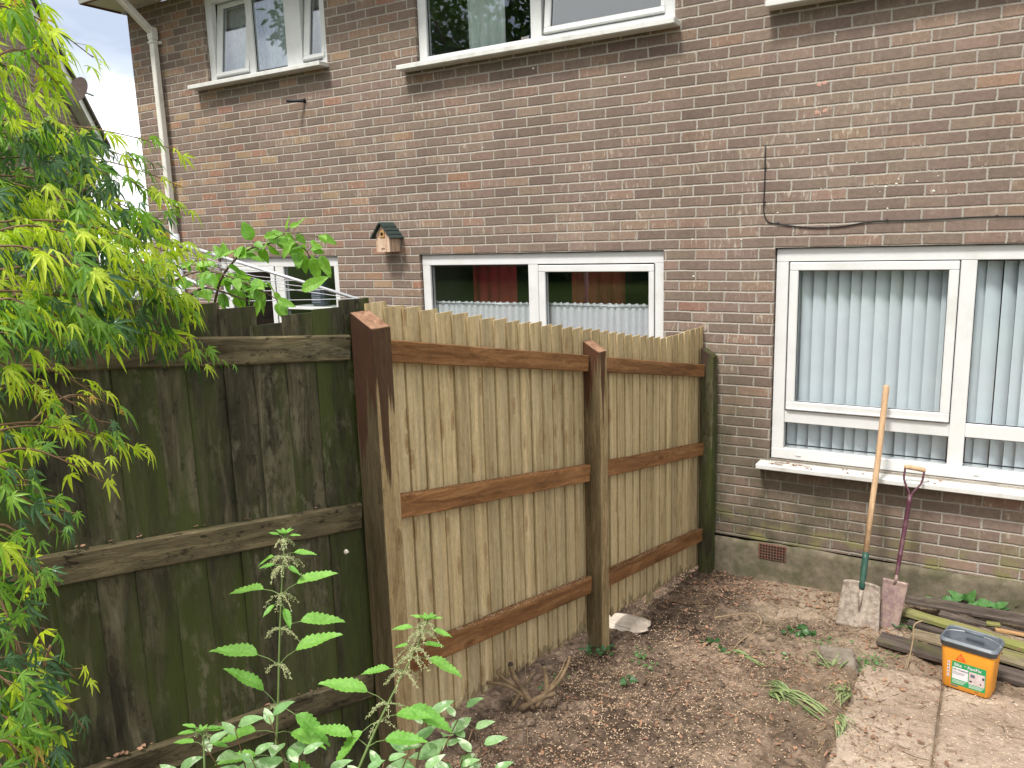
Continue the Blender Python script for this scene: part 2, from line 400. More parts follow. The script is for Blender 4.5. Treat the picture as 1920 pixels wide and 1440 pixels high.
def glass_mat(name, tint=(.955, .967, .975), boost=1.3):
    m, nt = mat(name)
    co = nd(nt, 'ShaderNodeTexCoord').outputs['Object']
    nb = nd(nt, 'ShaderNodeBump', {'Height': noi(nt, co, 1.3, 1), 'Strength': .05, 'Distance': .02}).outputs[0]
    bf = nd(nt, 'ShaderNodeNewGeometry').outputs['Backfacing']
    fr = nd(nt, 'ShaderNodeFresnel', {'IOR': maprange(nt, bf, 0, 1, 1.5, 1 / 1.5), 'Normal': nb}).outputs[0]
    f2 = mth(nt, 'MINIMUM', mth(nt, 'MULTIPLY', fr, boost), 1.0)
    tr = nd(nt, 'ShaderNodeBsdfTransparent', {'Color': tint})
    gl = nd(nt, 'ShaderNodeBsdfGlossy', {'Color': (.92, .95, 1.0), 'Roughness': .01, 'Normal': nb})
    ms = nd(nt, 'ShaderNodeMixShader', {0: f2, 1: tr.outputs[0], 2: gl.outputs[0]})
    nd(nt, 'ShaderNodeOutputMaterial', {'Surface': ms.outputs[0]})
    return m

def net_mat(name, col, alpha=.5, scale=60, transl=.5, vr=.15):
    m, nt = mat(name)
    co = nd(nt, 'ShaderNodeTexCoord').outputs['Object']
    n1 = noi(nt, scl(nt, co, (scale, scale, scale * .5)), 1.0, 2)
    d = nd(nt, 'ShaderNodeBsdfDiffuse', {'Color': col})
    t = nd(nt, 'ShaderNodeBsdfTranslucent', {'Color': col})
    a = nd(nt, 'ShaderNodeMixShader', {0: transl, 1: d.outputs[0], 2: t.outputs[0]})
    tp = nd(nt, 'ShaderNodeBsdfTransparent')
    al = maprange(nt, n1, .35, .65, min(1, alpha + vr), max(0, alpha - vr))
    ms = nd(nt, 'ShaderNodeMixShader', {0: mth(nt, 'SUBTRACT', 1.0, al), 1: a.outputs[0], 2: tp.outputs[0]})
    nd(nt, 'ShaderNodeOutputMaterial', {'Surface': ms.outputs[0]})
    return m

M = {}
M['brick'] = brick_mat()
M['upvc'] = simple('white_upvc', (.64, .65, .65), .35, .05, 6, dirtcol=(.42, .41, .36), dirt=.16, spec=.5)
M['sillp'] = simple('white_sill', (.62, .62, .60), .4, .06, 10, dirtcol=(.30, .29, .23), dirt=.26, spec=.5)
M['seal'] = simple('black_seal', (.02, .02, .022), .5)
M['glass'] = glass_mat('pane_glass')
M['glass_up'] = glass_mat('pane_glass_upper', (.95, .97, .97), 2.3)
M['newwood'] = wood_mat('new_board', ((.37, .275, .140), (.49, .385, .215), (.58, .475, .295)), 'Z', knots=.8, dirt=.0, rings=.22, vary=.16, broad=.48, foot=True)
M['rail'] = wood_mat('stained_rail', ((.125, .056, .020), (.235, .112, .043), (.36, .19, .082)), 'X', knots=.7, dirt=.12, rings=.35, vary=.15, broad=.5)
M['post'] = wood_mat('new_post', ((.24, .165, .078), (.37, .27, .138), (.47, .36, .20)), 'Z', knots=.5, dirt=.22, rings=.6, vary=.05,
                     stain=(2.30, .44, (.040, .016, .009)), shade_stain=1.0)
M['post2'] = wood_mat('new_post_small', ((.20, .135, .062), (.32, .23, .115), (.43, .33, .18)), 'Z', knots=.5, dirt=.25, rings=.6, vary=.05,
                      stain=(1.95, .26, (.065, .024, .012)), shade_stain=.75)
M['oldwood'] = wood_mat('old_board', ((.034, .032, .019), (.072, .065, .038), (.165, .145, .092)), 'Z', knots=.3, moss=(.048, .062, .014), moss_amt=.48, dirt=.6, rings=.2, vary=.38, bump=.5, broad=.35)
M['oldrail'] = wood_mat('old_rail', ((.060, .048, .026), (.115, .092, .050), (.20, .165, .092)), 'X', knots=.4, moss=(.050, .052, .024), moss_amt=.12, dirt=.85, rings=.35, vary=.2, bump=.6)
M['endg'] = wood_mat('end_grain', ((.17, .085, .05), (.29, .16, .10), (.42, .26, .17)), 'Z', knots=0, dirt=.15, rings=.5, vary=.05)
M['oldpost'] = wood_mat('old_post', ((.038, .036, .018), (.070, .064, .034), (.12, .105, .062)), 'Z', knots=.3, moss=(.055, .070, .018), moss_amt=.5, dirt=.6, rings=.3, bump=.6,
                        stain=(1.70, .06, (.05, .030, .022)))
M['plank_dark'] = wood_mat('plank_dark', ((.060, .045, .038), (.105, .082, .070), (.17, .135, .115)), 'X', knots=.4, moss=(.10, .10, .035), moss_amt=.05, dirt=.4, bump=.6)
M['plank_green'] = wood_mat('plank_green', ((.13, .115, .055), (.235, .21, .10), (.34, .31, .16)), 'X', knots=.3, moss=(.20, .215, .06), moss_amt=.40, dirt=.25, bump=.5)
M['plank_tan'] = wood_mat('plank_tan', ((.15, .115, .075), (.25, .20, .135), (.36, .30, .20)), 'X', knots=.4, moss=(.22, .23, .07), moss_amt=.22, dirt=.45, bump=.5)
M['plank_edge'] = wood_mat('plank_fresh', ((.32, .17, .08), (.45, .27, .13), (.55, .36, .19)), 'X', knots=.2, dirt=.15)
M['ash'] = wood_mat('ash_handle', ((.36, .22, .12), (.50, .33, .195), (.60, .43, .27)), 'Z', knots=0, dirt=.10, rings=.2, vary=.05, rough=.5, bump=.15)
M['gsock'] = simple('green_paint', (.022, .075, .055), .45, .3, 40, dirtcol=(.16, .13, .10), dirt=.18)
M['purple'] = simple('maroon_paint', (.085, .028, .045), .4, .2, 40, dirtcol=(.25, .19, .16), dirt=.18)
M['blade_mud'] = simple('muddy_steel', (.33, .275, .225), .65, .3, 60, metal=.05, dirtcol=(.14, .10, .08), dirt=.42, bump=.6)
M['blade_pur'] = simple('scuffed_blade', (.21, .135, .13), .5, .25, 50, metal=.15, dirtcol=(.36, .28, .21), dirt=.38, bump=.3)
M['black'] = simple('black_plastic', (.018, .016, .018), .5, .2, 40)
M['orange'] = simple('orange_plastic', (.80, .34, .035), .38, .06, 12, dirtcol=(.50, .24, .06), dirt=.12)
M['greyp'] = simple('grey_plastic', (.125, .145, .17), .42, .1, 20, dirtcol=(.28, .28, .27), dirt=.10)
M['lab_green'] = simple('label_green', (.02, .30, .10), .45, .04)
M['lab_white'] = simple('label_white', (.72, .70, .74), .45, .04)
M['lab_red'] = simple('label_red', (.72, .09, .03), .45, .04)
M['lab_ink'] = simple('label_ink', (.05, .06, .08), .5, .04)
M['lab_pink'] = simple('label_picture', (.60, .50, .50), .5, .22, 55)
M['wire'] = simple('wire_steel', (.45, .46, .47), .35, .1, metal=.8)
M['concrete'] = simple('render_concrete', (.165, .138, .100), .9, .3, 14, bump=.5, dirtcol=(.070, .070, .036), dirt=.46, spec=.15)
M['terra'] = simple('terracotta', (.155, .065, .045), .85, .25, 40, dirtcol=(.09, .075, .05), dirt=.42)
M['dark'] = simple('dark_cavity', (.006, .005, .005), .9)
M['roofgreen'] = simple('felt_roof', (.030, .046, .043), .8, .25, 40, bump=.3)
M['birdwood'] = wood_mat('birdhouse_wood', ((.42, .27, .17), (.56, .40, .29), (.64, .50, .38)), 'Z', knots=0, dirt=.08, rings=.4, vary=.05)
M['soffit'] = simple('soffit_board', (.62, .60, .56), .5, .08, 5, dirtcol=(.25, .20, .16), dirt=.25)
M['fascia_edge'] = simple('soffit_edge', (.12, .05, .035), .6, .2)
M['pipew'] = simple('pipe_white', (.70, .69, .64), .4, .06, 6, dirtcol=(.28, .27, .22), dirt=.24)
M['tile'] = simple('roof_tile', (.085, .072, .062), .85, .3, 6, bump=.4)
M['room'] = simple('room_wall', (.16, .15, .14), .9, .1)
M['blind'] = simple('blind_fabric', (.655, .725, .755), .75, .04, 8, spec=.2)
M['bark'] = simple('bark', (.115, .080, .055), .9, .35, 40, bump=.7)
M['twigm'] = simple('twig', (.30, .22, .13), .8, .25, 30)
M['twigd'] = simple('twig_dark', (.10, .065, .04), .85, .3, 30)
M['stone'] = simple('stone_lump', (.20, .17, .135), .92, .25, 18, bump=.8, dirtcol=(.11, .085, .06), dirt=.38)
M['airer'] = simple('airer_alu', (.50, .51, .54), .4, .06, metal=.3)

def soil_mat():
    m, nt = mat('soil')
    co = nd(nt, 'ShaderNodeTexCoord').outputs['Object']
    sp = nd(nt, 'ShaderNodeSeparateXYZ', {0: co}).outputs
    a = noi(nt, co, 2.2, 6, .65); b = noi(nt, co, 22, 5, .7); d = noi(nt, co, 110, 4, .7)
    c = ramp(nt, a, [(.33, (.034, .024, .018)), (.47, (.100, .071, .052)), (.62, (.225, .163, .120))])
    c = mix(nt, .9, c, mix(nt, 1.0, c, ramp(nt, b, [(.32, .30), (.68, 1.65)]), 'MULTIPLY'))
    c = mix(nt, .7, c, mix(nt, 1.0, c, ramp(nt, d, [(.3, .5), (.7, 1.5)]), 'MULTIPLY'))
    # dusty trodden area towards the wall, sandy strip by the slabs
    pal = mth(nt, 'MULTIPLY', maprange(nt, sp[0], .1, .75), maprange(nt, noi(nt, co, 1.6, 4), .35, .6))
    c = mix(nt, mth(nt, 'MULTIPLY', pal, .6), c, mix(nt, b, (.20, .145, .10), (.34, .26, .185)))
    dz = mth(nt, 'MULTIPLY', maprange(nt, sp[1], -1.25, -.75), maprange(nt, sp[0], -.15, .25))
    dz = mth(nt, 'MULTIPLY', dz, maprange(nt, noi(nt, scl(nt, co, (1.3, 2.6, 1), (3, 1, 0)), 1.0, 5, .65), .42, .56))
    c = mix(nt, mth(nt, 'MULTIPLY', dz, .8), c, mix(nt, b, (.24, .185, .135), (.42, .335, .25)))
    v = nd(nt, 'ShaderNodeTexVoronoi', {'Vector': scl(nt, co, (70, 45, 60)), 'Scale': 1.0}, feature='F1')
    vs = nd(nt, 'ShaderNodeSeparateColor', {0: v.outputs['Color']}).outputs
    chip = mth(nt, 'MULTIPLY', maprange(nt, v.outputs['Distance'], .32, .22), maprange(nt, vs[0], .72, .76))
    cm_ = mth(nt, 'MULTIPLY', chip, maprange(nt, noi(nt, co, 3.1, 3), .40, .55))
    c = mix(nt, mth(nt, 'MULTIPLY', cm_, .85), c, (.50, .37, .26))
    # lawn far away beyond the gardens
    rr = nd(nt, 'ShaderNodeVectorMath', {0: co}, operation='LENGTH').outputs['Value']
    c = mix(nt, maprange(nt, rr, 7.5, 9.5), c, mix(nt, b, (.05, .085, .02), (.10, .15, .035)))
    h = mth(nt, 'ADD', mth(nt, 'MULTIPLY', b, .7), mth(nt, 'MULTIPLY', d, .35))
    h = mth(nt, 'ADD', h, mth(nt, 'MULTIPLY', chip, .25))
    return finish(m, nt, c, .95, h, .9, .018, .1)
M['soil'] = soil_mat()

def slab_mat():
    m, nt = mat('paving')
    co = nd(nt, 'ShaderNodeTexCoord').outputs['Object']
    a = noi(nt, co, 3.0, 5, .6); b = noi(nt, co, 30, 5, .7); d = noi(nt, co, 150, 3, .7)
    c = ramp(nt, a, [(.3, (.22, .165, .125)), (.5, (.32, .248, .19)), (.7, (.42, .34, .265))])
    c = mix(nt, .6, c, mix(nt, 1.0, c, ramp(nt, b, [(.3, .62), (.7, 1.3)]), 'MULTIPLY'))
    c = mix(nt, .6, c, mix(nt, 1.0, c, ramp(nt, d, [(.3, .68), (.7, 1.3)]), 'MULTIPLY'))
    s = noi(nt, scl(nt, co, (9, 22, 9), (3, 3, 3)), 1.0, 5, .72)
    c = mix(nt, mth(nt, 'MULTIPLY', maprange(nt, s, .54, .66), .7), c, (.135, .085, .058))
    p = noi(nt, scl(nt, co, (40, 40, 40), (6, 3, 3)), 1.0, 4, .7)
    c = mix(nt, mth(nt, 'MULTIPLY', maprange(nt, p, .60, .68), .7), c, (.62, .54, .43))
    return finish(m, nt, c, .92, mth(nt, 'ADD', b, mth(nt, 'MULTIPLY', d, .5)), .5, .006, .12)
M['slab'] = slab_mat()

# foliage materials
M['maple_y'] = leaf_mat('maple_young', (.32, .48, .035), (.62, .70, .075), .48)
M['maple_g'] = leaf_mat('maple_green', (.10, .25, .04), (.25, .43, .06), .42)
M['maple_d'] = leaf_mat('maple_dark', (.03, .085, .035), (.07, .15, .055), .22, .32)
M['maple_o'] = leaf_mat('maple_tip', (.50, .30, .08), (.60, .45, .10), .35)
M['apple'] = leaf_mat('apple_leaf', (.12, .30, .035), (.24, .46, .06), .42)
M['nettle'] = leaf_mat('nettle_leaf', (.13, .34, .05), (.25, .49, .10), .38)
M['varieg'] = leaf_mat('variegated_leaf', (.15, .32, .11), (.28, .44, .20), .3, .5, (.50, .60, .42))
M['ivy'] = leaf_mat('ivy_leaf', (.030, .085, .030), (.065, .15, .045), .2, .3)
M['cutleaf'] = leaf_mat('cut_leaf', (.06, .17, .045), (.12, .27, .08), .25, .35)
M['tassel'] = leaf_mat('nettle_flower', (.38, .42, .20), (.50, .52, .30), .2, .7)
M['stem'] = simple('green_stem', (.13, .19, .06), .6, .2, 30)
M['stemr'] = simple('red_stem', (.15, .085, .045), .6, .3, 30)
M['deadleaf'] = leaf_mat('dead_leaf', (.10, .050, .032), (.42, .24, .15), .1, .8)
M['chip'] = leaf_mat('wood_chip', (.42, .29, .19), (.66, .50, .36), .0, .9)
M['strap'] = leaf_mat('strap_leaf', (.10, .17, .055), (.34, .40, .19), .2, .5)
M['tree'] = leaf_mat('tree_leaf', (.035, .085, .018), (.075, .15, .03), .3)

# ================================================================== ground
def axis_pts(lo, hi, flo, fhi, fine, coarse):
    xs = list(np.arange(flo, fhi + 1e-6, fine)); x = flo; s = fine
    left = []
    while x > lo: s = min(s * 1.35, coarse); x -= s; left.append(x)
    x = xs[-1]; s = fine; right = []
    while x < hi: s = min(s * 1.35, coarse); x += s; right.append(x)
    return np.array(left[::-1] + xs + right)
gx = axis_pts(-120, 120, -1.1, 2.3, .018, 12); gy = axis_pts(-120, 120, -3.6, .02, .018, 12)
XX, YY = np.meshgrid(gx, gy); ZZ = ground_h(XX, YY)
nz = np.zeros_like(ZZ)
for i in range(XX.shape[0]):
    for j in range(XX.shape[1]):
        x, y = XX[i, j], YY[i, j]
        if -1.6 < x < 2.8 and -4.6 < y < .3:
            p = Vector((x, y, 0))
            soft = 1.0 if not (x > .79 and y < -.98) else .12
            nz[i, j] = soft * (.032 * noise.noise(p * 3.1) + .024 * noise.noise(p * 11) + .017 * noise.noise(p * 31 + Vector((3, 1, 0))))
ZZ = ZZ + nz * (1 - .7 * sstep(-.25, 0.0, YY))
ny, nx = XX.shape
vs = np.stack([XX.ravel(), YY.ravel(), ZZ.ravel()], 1)
ii = np.arange(ny * nx).reshape(ny, nx)
fs = np.stack([ii[:-1, :-1].ravel(), ii[:-1, 1:].ravel(), ii[1:, 1:].ravel(), ii[1:, :-1].ravel()], 1)
me = bpy.data.meshes.new('ground'); me.from_pydata(vs.tolist(), [], fs.tolist()); me.materials.append(M['soil'])
me.polygons.foreach_set('use_smooth', [True] * len(fs)); me.update()
g = bpy.data.objects.new('ground', me); COL.objects.link(g); tag(g, kind='structure')
def gz(x, y):
    p = Vector((x, y, 0))
    soft = 1.0 if not (x > .79 and y < -.98) else .12
    n = soft * (.032 * noise.noise(p * 3.1) + .024 * noise.noise(p * 11) + .017 * noise.noise(p * 31 + Vector((3, 1, 0))))
    return float(ground_h(np.float64(x), np.float64(y))) + n * (1 - .7 * float(sstep(-.25, 0.0, np.float64(y))))

# paving slabs: one sheet of slabs with real joints
pm = MB()
for i, x0 in enumerate((.792, 1.212, 1.662, 2.112)):
    x1 = (1.200, 1.650, 2.100, 2.550)[i]
    for (y0, y1) in ((-2.52, -1.02), (-3.4, -2.532), (-4.25, -3.412)):
        dz = random.uniform(-.002, .002)
        zc = lambda y: float(patio_h(0, np.float64(y))) + .004 + dz
        j = [random.uniform(-.004, .004) for _ in range(4)]
        n = 24; v = []; f = []
        for a in range(n + 1):
            for b in range(n + 1):
                xx = x0 + (x1 - x0) * a / n; yy = y0 + (y1 - y0) * b / n
                ed = min(a, n - a, b, n - b)
                xx += .004 * noise.noise(Vector((xx * 9, yy * 9, 1))) ; yy += .006 * noise.noise(Vector((xx * 9, yy * 9, 5)))
                v.append((xx, yy, zc(yy) - (.006 if ed == 0 else 0) + .002 * noise.noise(Vector((xx * 6, yy * 6, 2)))))
        for a in range(n):
            for b in range(n):
                q = a * (n + 1) + b; f.append((q, q + n + 1, q + n + 2, q + 1))
        per = [a * (n + 1) for a in range(n + 1)] + [n * (n + 1) + b for b in range(1, n + 1)] + [a * (n + 1) + n for a in range(n - 1, -1, -1)] + [b for b in range(n - 1, 0, -1)]
        bs_ = len(v)
        for q in per: v.append((v[q][0], v[q][1], v[q][2] - .06))
        for k in range(len(per)):
            k2 = (k + 1) % len(per); f.append((per[k], per[k2], bs_ + k2, bs_ + k))
        pm.add(v, f, 0, True)
tag(pm.build('patio', M['slab']), kind='structure')
# ================================================================== the house
house = empty('brick_house'); tag(house, 'brown brick house wall with white framed windows rising behind the fences', 'house')
OPEN = [(-5.73, -4.035, .94, 2.42), (-3.065, -.805, .94, 2.42), (-.005, 2.26, .925, 2.42),
        (-5.61, -3.99, 4.10, 5.0), (-2.985, -.728, 3.97, 5.0), (-.02, 2.24, 3.97, 5.0)]
WX0, WX1, WZ0, WZ1 = -6.80, 5.2, .30, 5.03
wm = MB()
xs = sorted({WX0, WX1} | {o[0] for o in OPEN} | {o[1] for o in OPEN}); zs = sorted({WZ0, WZ1} | {o[2] for o in OPEN} | {o[3] for o in OPEN})
for a, b in zip(xs, xs[1:]):
    for c, d in zip(zs, zs[1:]):
        mx, mz = (a + b) / 2, (c + d) / 2
        if any(o[0] < mx < o[1] and o[2] < mz < o[3] for o in OPEN): continue
        wm.add([(a, 0, c), (b, 0, c), (b, 0, d), (a, 0, d)], [(0, 1, 2, 3)])
for (a, b, c, d) in OPEN:
    D = .10
    for q in ([(a, 0, c), (a, 0, d), (a, D, d), (a, D, c)], [(b, 0, c), (b, D, c), (b, D, d), (b, 0, d)],
              [(a, 0, c), (a, D, c), (b, D, c), (b, 0, c)], [(a, 0, d), (b, 0, d), (b, D, d), (a, D, d)]):
        wm.add(q, [(0, 1, 2, 3)])
wm.add([(WX0, 0, WZ0), (WX0, 0, WZ1), (WX0, 8, WZ1), (WX0, 8, WZ0)], [(0, 1, 2, 3)])
wm.add([(WX1, 0, WZ0), (WX1, 8, WZ0), (WX1, 8, WZ1), (WX1, 0, WZ1)], [(0, 1, 2, 3)])
wm.build('wall', M['brick'], house, fixn=False)
# soldier of mortar where the head course meets the frames, and ragged rendered plinth
pl = MB(); n = 150
ptop = lambda x: .285 + .030 * noise.noise(Vector((x * 2.2, 3, 0))) + .014 * noise.noise(Vector((x * 9, 1, 0))) + .012 * x
vv = []; ff = []
for i in range(n + 1):
    x = WX0 - .01 + (WX1 - WX0 + .02) * i / n; t = ptop(x)
    vv += [(x, -.012, -.3), (x, -.010 + .002 * noise.noise(Vector((x * 5, 0, 0))), t - .05), (x, -.004, t), (x, .01, t + .001)]
for i in range(n):
    for k in range(3):
        a = i * 4 + k; ff.append((a, a + 4, a + 5, a + 1))
pl.add(vv, ff, 0, True); pl.build('plinth', M['concrete'], house)
# air brick
ab = MB(); ab.box(-.058, .137, -.018, -.008, .168, .285, .002)
abo = ab.build('air_brick', M['terra'], house)
hl = MB()
for r in range(5):
    for c in range(9):
        x = -.048 + c * .0205; z = .177 + r * .0215
        hl.box(x, x + .013, -.0195, -.0175, z, z + .013)
hl.build('vent_hole', M['dark'], abo)

YF = .030                                                   # face of the window frames
def bars(mb, x0, x1, z0, z1, w, y0, y1, ch=.004):
    wl, wr, wb, wt = w
    mb.box(x0, x1, y0, y1, z1 - wt, z1, ch); mb.box(x0, x1, y0, y1, z0, z0 + wb, ch)
    mb.box(x0, x0 + wl, y0 + .0015, y1, z0 + wb - .003, z1 - wt + .003, ch); mb.box(x1 - wr, x1, y0 + .0015, y1, z0 + wb - .003, z1 - wt + .003, ch)
def pane(par, x0, x1, z0, z1, y, m='glass', Mx=None):
    p = MB(); p.box(x0 - .006, x1 + .006, y, y + .004, z0 - .006, z1 + .006, 0, 0, Mx); po = p.build('pane', M[m], par)
    s = MB()
    for (a, b, c, d) in ((x0 - .004, x1 + .004, z0 - .004, z0 + .004), (x0 - .004, x1 + .004, z1 - .004, z1 + .004),
                         (x0 - .004, x0 + .004, z0 + .004, z1 - .004), (x1 - .004, x1 + .004, z0 + .004, z1 - .004)):
        s.box(a, b, y - .005, y - .001, c, d, 0, 0, Mx)
    return po, s
def add_seal(par, s): s.build('gasket', M['seal'], par)
def sill(par, x0, x1, ztop, thick, y0=-.125, dirt='sillp'):
    s = MB()
    s.box(x0, x1, y0, YF - .002, ztop - thick, ztop, .005)
    return s.build('sill', M[dirt], par)
def window(name, o, glz, mull, sashes, transoms=(), sillspec=None, gm='glass', caps=()):
    """o opening, glz fixed glass rects, mull vertical bars, transoms horizontal bars, sashes = (outer rect, glass rect, tilt)"""
    a, b, c, d = o
    f = MB(); bars(f, a + .006, b - .006, c + .004, d - .008, (.082, .082, .078, .088), YF, YF + .07)
    for (x0, x1, z0, z1) in mull: f.box(x0, x1, YF + .002, YF + .068, z0, z1, .004)
    for (x0, x1, z0, z1) in transoms: f.box(x0, x1, YF + .003, YF + .067, z0, z1, .004)
    for (x, z) in caps: f.box(x - .016, x + .016, YF - .008, YF + .004, z - .006, z + .006, .003)
    w = f.build('window', M['upvc'], house)
    for r in glz:
        p, s = pane(w, *r, YF + .028, gm); add_seal(w, s)
    for (so, sg, tilt) in sashes:
        x0, x1, z0, z1 = so
        Mx = Matrix.Translation((0, YF + .01, z0)) @ Matrix.Rotation(R_(-tilt), 4, 'X') @ Matrix.Translation((0, -(YF + .01), -z0)) if tilt else None
        s = MB(); sx = [x0, x1]
        g0, g1, g2, g3 = sg
        yy0, yy1 = YF - .012, YF + .05
        s.box(x0, x1, yy0, yy1, g3, z1, .005, 0, Mx); s.box(x0, x1, yy0, yy1, z0, g2, .005, 0, Mx)
        s.box(x0, g0, yy0 + .0015, yy1, g2 - .003, g3 + .003, .005, 0, Mx); s.box(g1, x1, yy0 + .0015, yy1, g2 - .003, g3 + .003, .005, 0, Mx)
        s.box(x0 + .01, x1 - .01, yy0 - .008, yy0 + .004, z0 + .004, z0 + .016, .003, 0, Mx)
        so_ = s.build('sash', M['upvc'], w)
        p, sl_ = pane(w, g0, g1, g2, g3, YF + .012, gm, Mx); add_seal(w, sl_)
        r = MB()                                            # dark rebate behind the sash
        if not tilt:
            for q in ((x0 - .005, x1 + .005, z0 - .005, z0), (x0 - .005, x1 + .005, z1, z1 + .005), (x0 - .005, x0, z0, z1), (x1, x1 + .005, z0, z1)):
                r.box(q[0], q[1], YF - .001, YF + .004, q[2], q[3])
            r.build('rebate', M['seal'], w)
    if sillspec: sill(w, *sillspec)
    return w
# lower right
window('w', OPEN[2], [(1.200, 2.170, 1.295, 2.320), (.097, 1.110, 1.034, 1.198), (1.204, 2.170, 1.034, 1.203)],
       [(1.110, 1.200, 1.003, 2.324)], [((.092, 1.106, 1.292, 2.320), (.150, 1.050, 1.352, 2.264), 0)],
       [(.085, 1.110, 1.198, 1.288), (1.200, 2.175, 1.205, 1.293)], (-.070, 2.33, .913, .036), caps=[(.19, .968), (1.28, .968)])
# lower middle
window('w', OPEN[1], [(-2.972, -1.980, 1.03, 2.315)], [(-1.980, -1.884, 1.01, 2.325)],
       [((-1.880, -.888, 1.04, 2.316), (-1.818, -.932, 1.10, 2.262), 0)], (), (-3.13, -.74, .93, .036))
# lower left
window('w', OPEN[0], [(-4.805, -4.120, 1.03, 2.336)], [(-4.925, -4.808, 1.01, 2.335)],
       [((-5.645, -4.93, 1.04, 2.33), (-5.58, -4.99, 1.10, 2.275), 0)], (), (-5.79, -3.97, .93, .036))
# upper left: tilted lights at both ends
window('w', OPEN[3], [(-4.953, -4.527, 4.198, 4.91)], [(-5.035, -4.955, 4.15, 4.92), (-4.525, -4.325, 4.15, 4.92)],
       [((-5.515, -5.040, 4.205, 4.91), (-5.435, -5.095, 4.245, 4.86), 7.5), ((-4.310, -4.045, 4.205, 4.91), (-4.235, -4.085, 4.245, 4.86), 7.5)],
       (), (-5.785, -3.975, 4.142, .040), 'glass_up', caps=[(-5.45, 4.165), (-4.62, 4.165), (-4.22, 4.165), (-4.1, 4.165)])
# upper middle
window('w', OPEN[4], [(-2.886, -1.903, 4.050, 4.91)], [(-1.900, -1.806, 4.02, 4.92)],
       [((-1.782, -.812, 4.062, 4.91), (-1.728, -.845, 4.108, 4.86), 7.5)], (), (-3.115, -.690, 3.987, .040), 'glass_up',
       caps=[(-2.80, 4.012), (-.93, 4.012)])
# upper right, only its sill end shows
window('w', OPEN[5], [(.07, 1.05, 4.05, 4.91), (1.15, 2.15, 4.05, 4.91)], [(1.05, 1.15, 4.02, 4.92)], [], (), (-.085, 2.33, 3.987, .040), 'glass_up')

# rooms behind the glass, one open box per storey
rm = MB()
for (x0, x1, z0, z1) in ((-6.7, -3.5, .25, 2.55), (-3.45, -.45, .25, 2.55), (-.40, 5.1, .25, 2.55), (-6.7, -3.5, 2.7, 5.0), (-3.45, -.45, 2.7, 5.0), (-.40, 5.1, 2.7, 5.0)):
    y0, y1 = .14, 3.6
    v = [(x0, y0, z0), (x1, y0, z0), (x1, y0, z1), (x0, y0, z1), (x0, y1, z0), (x1, y1, z0), (x1, y1, z1), (x0, y1, z1)]
    rm.add(v, [(4, 5, 6, 7), (0, 4, 7, 3), (1, 2, 6, 5), (0, 1, 5, 4), (3, 7, 6, 2)])
rm.build('interior', M['room'], house, fixn=False)

# eaves, soffit, roof
ev = MB(); ev.box(-6.90, 5.3, -.44, .0, 5.035, 5.055, 0); ev.build('soffit', M['soffit'], house)
ev = MB(); ev.box(-6.91, 5.3, -.462, -.441, 5.022, 5.24, .003); ev.box(-6.925, -6.902, -.44, 8, 5.022, 5.26, .003)
ev.build('fascia', M['pipew'], house)
ev = MB(); ev.box(-6.905, 5.3, -.447, -.432, 5.016, 5.0345, 0); ev.box(-6.912, -6.892, -.43, .0, 5.018, 5.0345, 0); ev.build('soffit_trim', M['fascia_edge'], house)
gt = MB()
gt.tube([(x, -.53, 5.20) for x in (-6.95, 5.3)], .055, 12); gt.build('gutter', M['pipew'], house)
rf = MB(); rf.prism([(-.60, 5.25), (4.0, 7.9), (8.6, 5.25), (8.6, 5.32), (4.0, 7.98), (-.60, 5.32)], (-6.95, 5.3)); rf.build('roof', M['tile'], house)
# downpipe with its swan neck
dp = MB()
dp.box(-6.352, -6.287, -.100, -.035, .05, 4.74, .008)
dp.box(-6.358, -6.281, -.106, -.029, 4.66, 4.78, .006)
def sqtube(mb, p, q, h):
    p, q = Vector(p), Vector(q); t = (q - p); L = t.length; t.normalize()
    a = Vector((1, 0, 0)); b = t.cross(a).normalized()
    Mx = Matrix(((a.x, b.x, t.x, p.x), (a.y, b.y, t.y, p.y), (a.z, b.z, t.z, p.z), (0, 0, 0, 1)))
    mb.box(-h, h, -h, h, 0, L, .006, 0, Mx)
sqtube(dp, (-6.32, -.068, 4.73), (-6.32, -.44, 5.03), .0325)
sqtube(dp, (-6.32, -.43, 4.99), (-6.32, -.43, 5.16), .036)
dpo = dp.build('downpipe', M['pipew'], house)
for z in (4.62, 2.98, 1.3):
    b = MB(); b.box(-6.375, -6.264, -.034, -.004, z, z + .03, .003); b.box(-6.36, -6.279, -.108, -.034, z + .004, z + .026, .003); b.build('bracket', M['pipew'], dpo)
    b = MB(); b.tube([(-6.272, -.038, z + .015), (-6.272, -.05, z + .015)], .006, 8); b.build('screw', M['wire'], dpo)
# overflow pipe stub
ho = MB(); ho.tube([(-4.305, -.002, 3.852), (-4.312, -.02, 3.848), (-4.40, -.14, 3.842)], [.022, .016, .014], 10)
ho.build('overflow_pipe', M['black'], house)
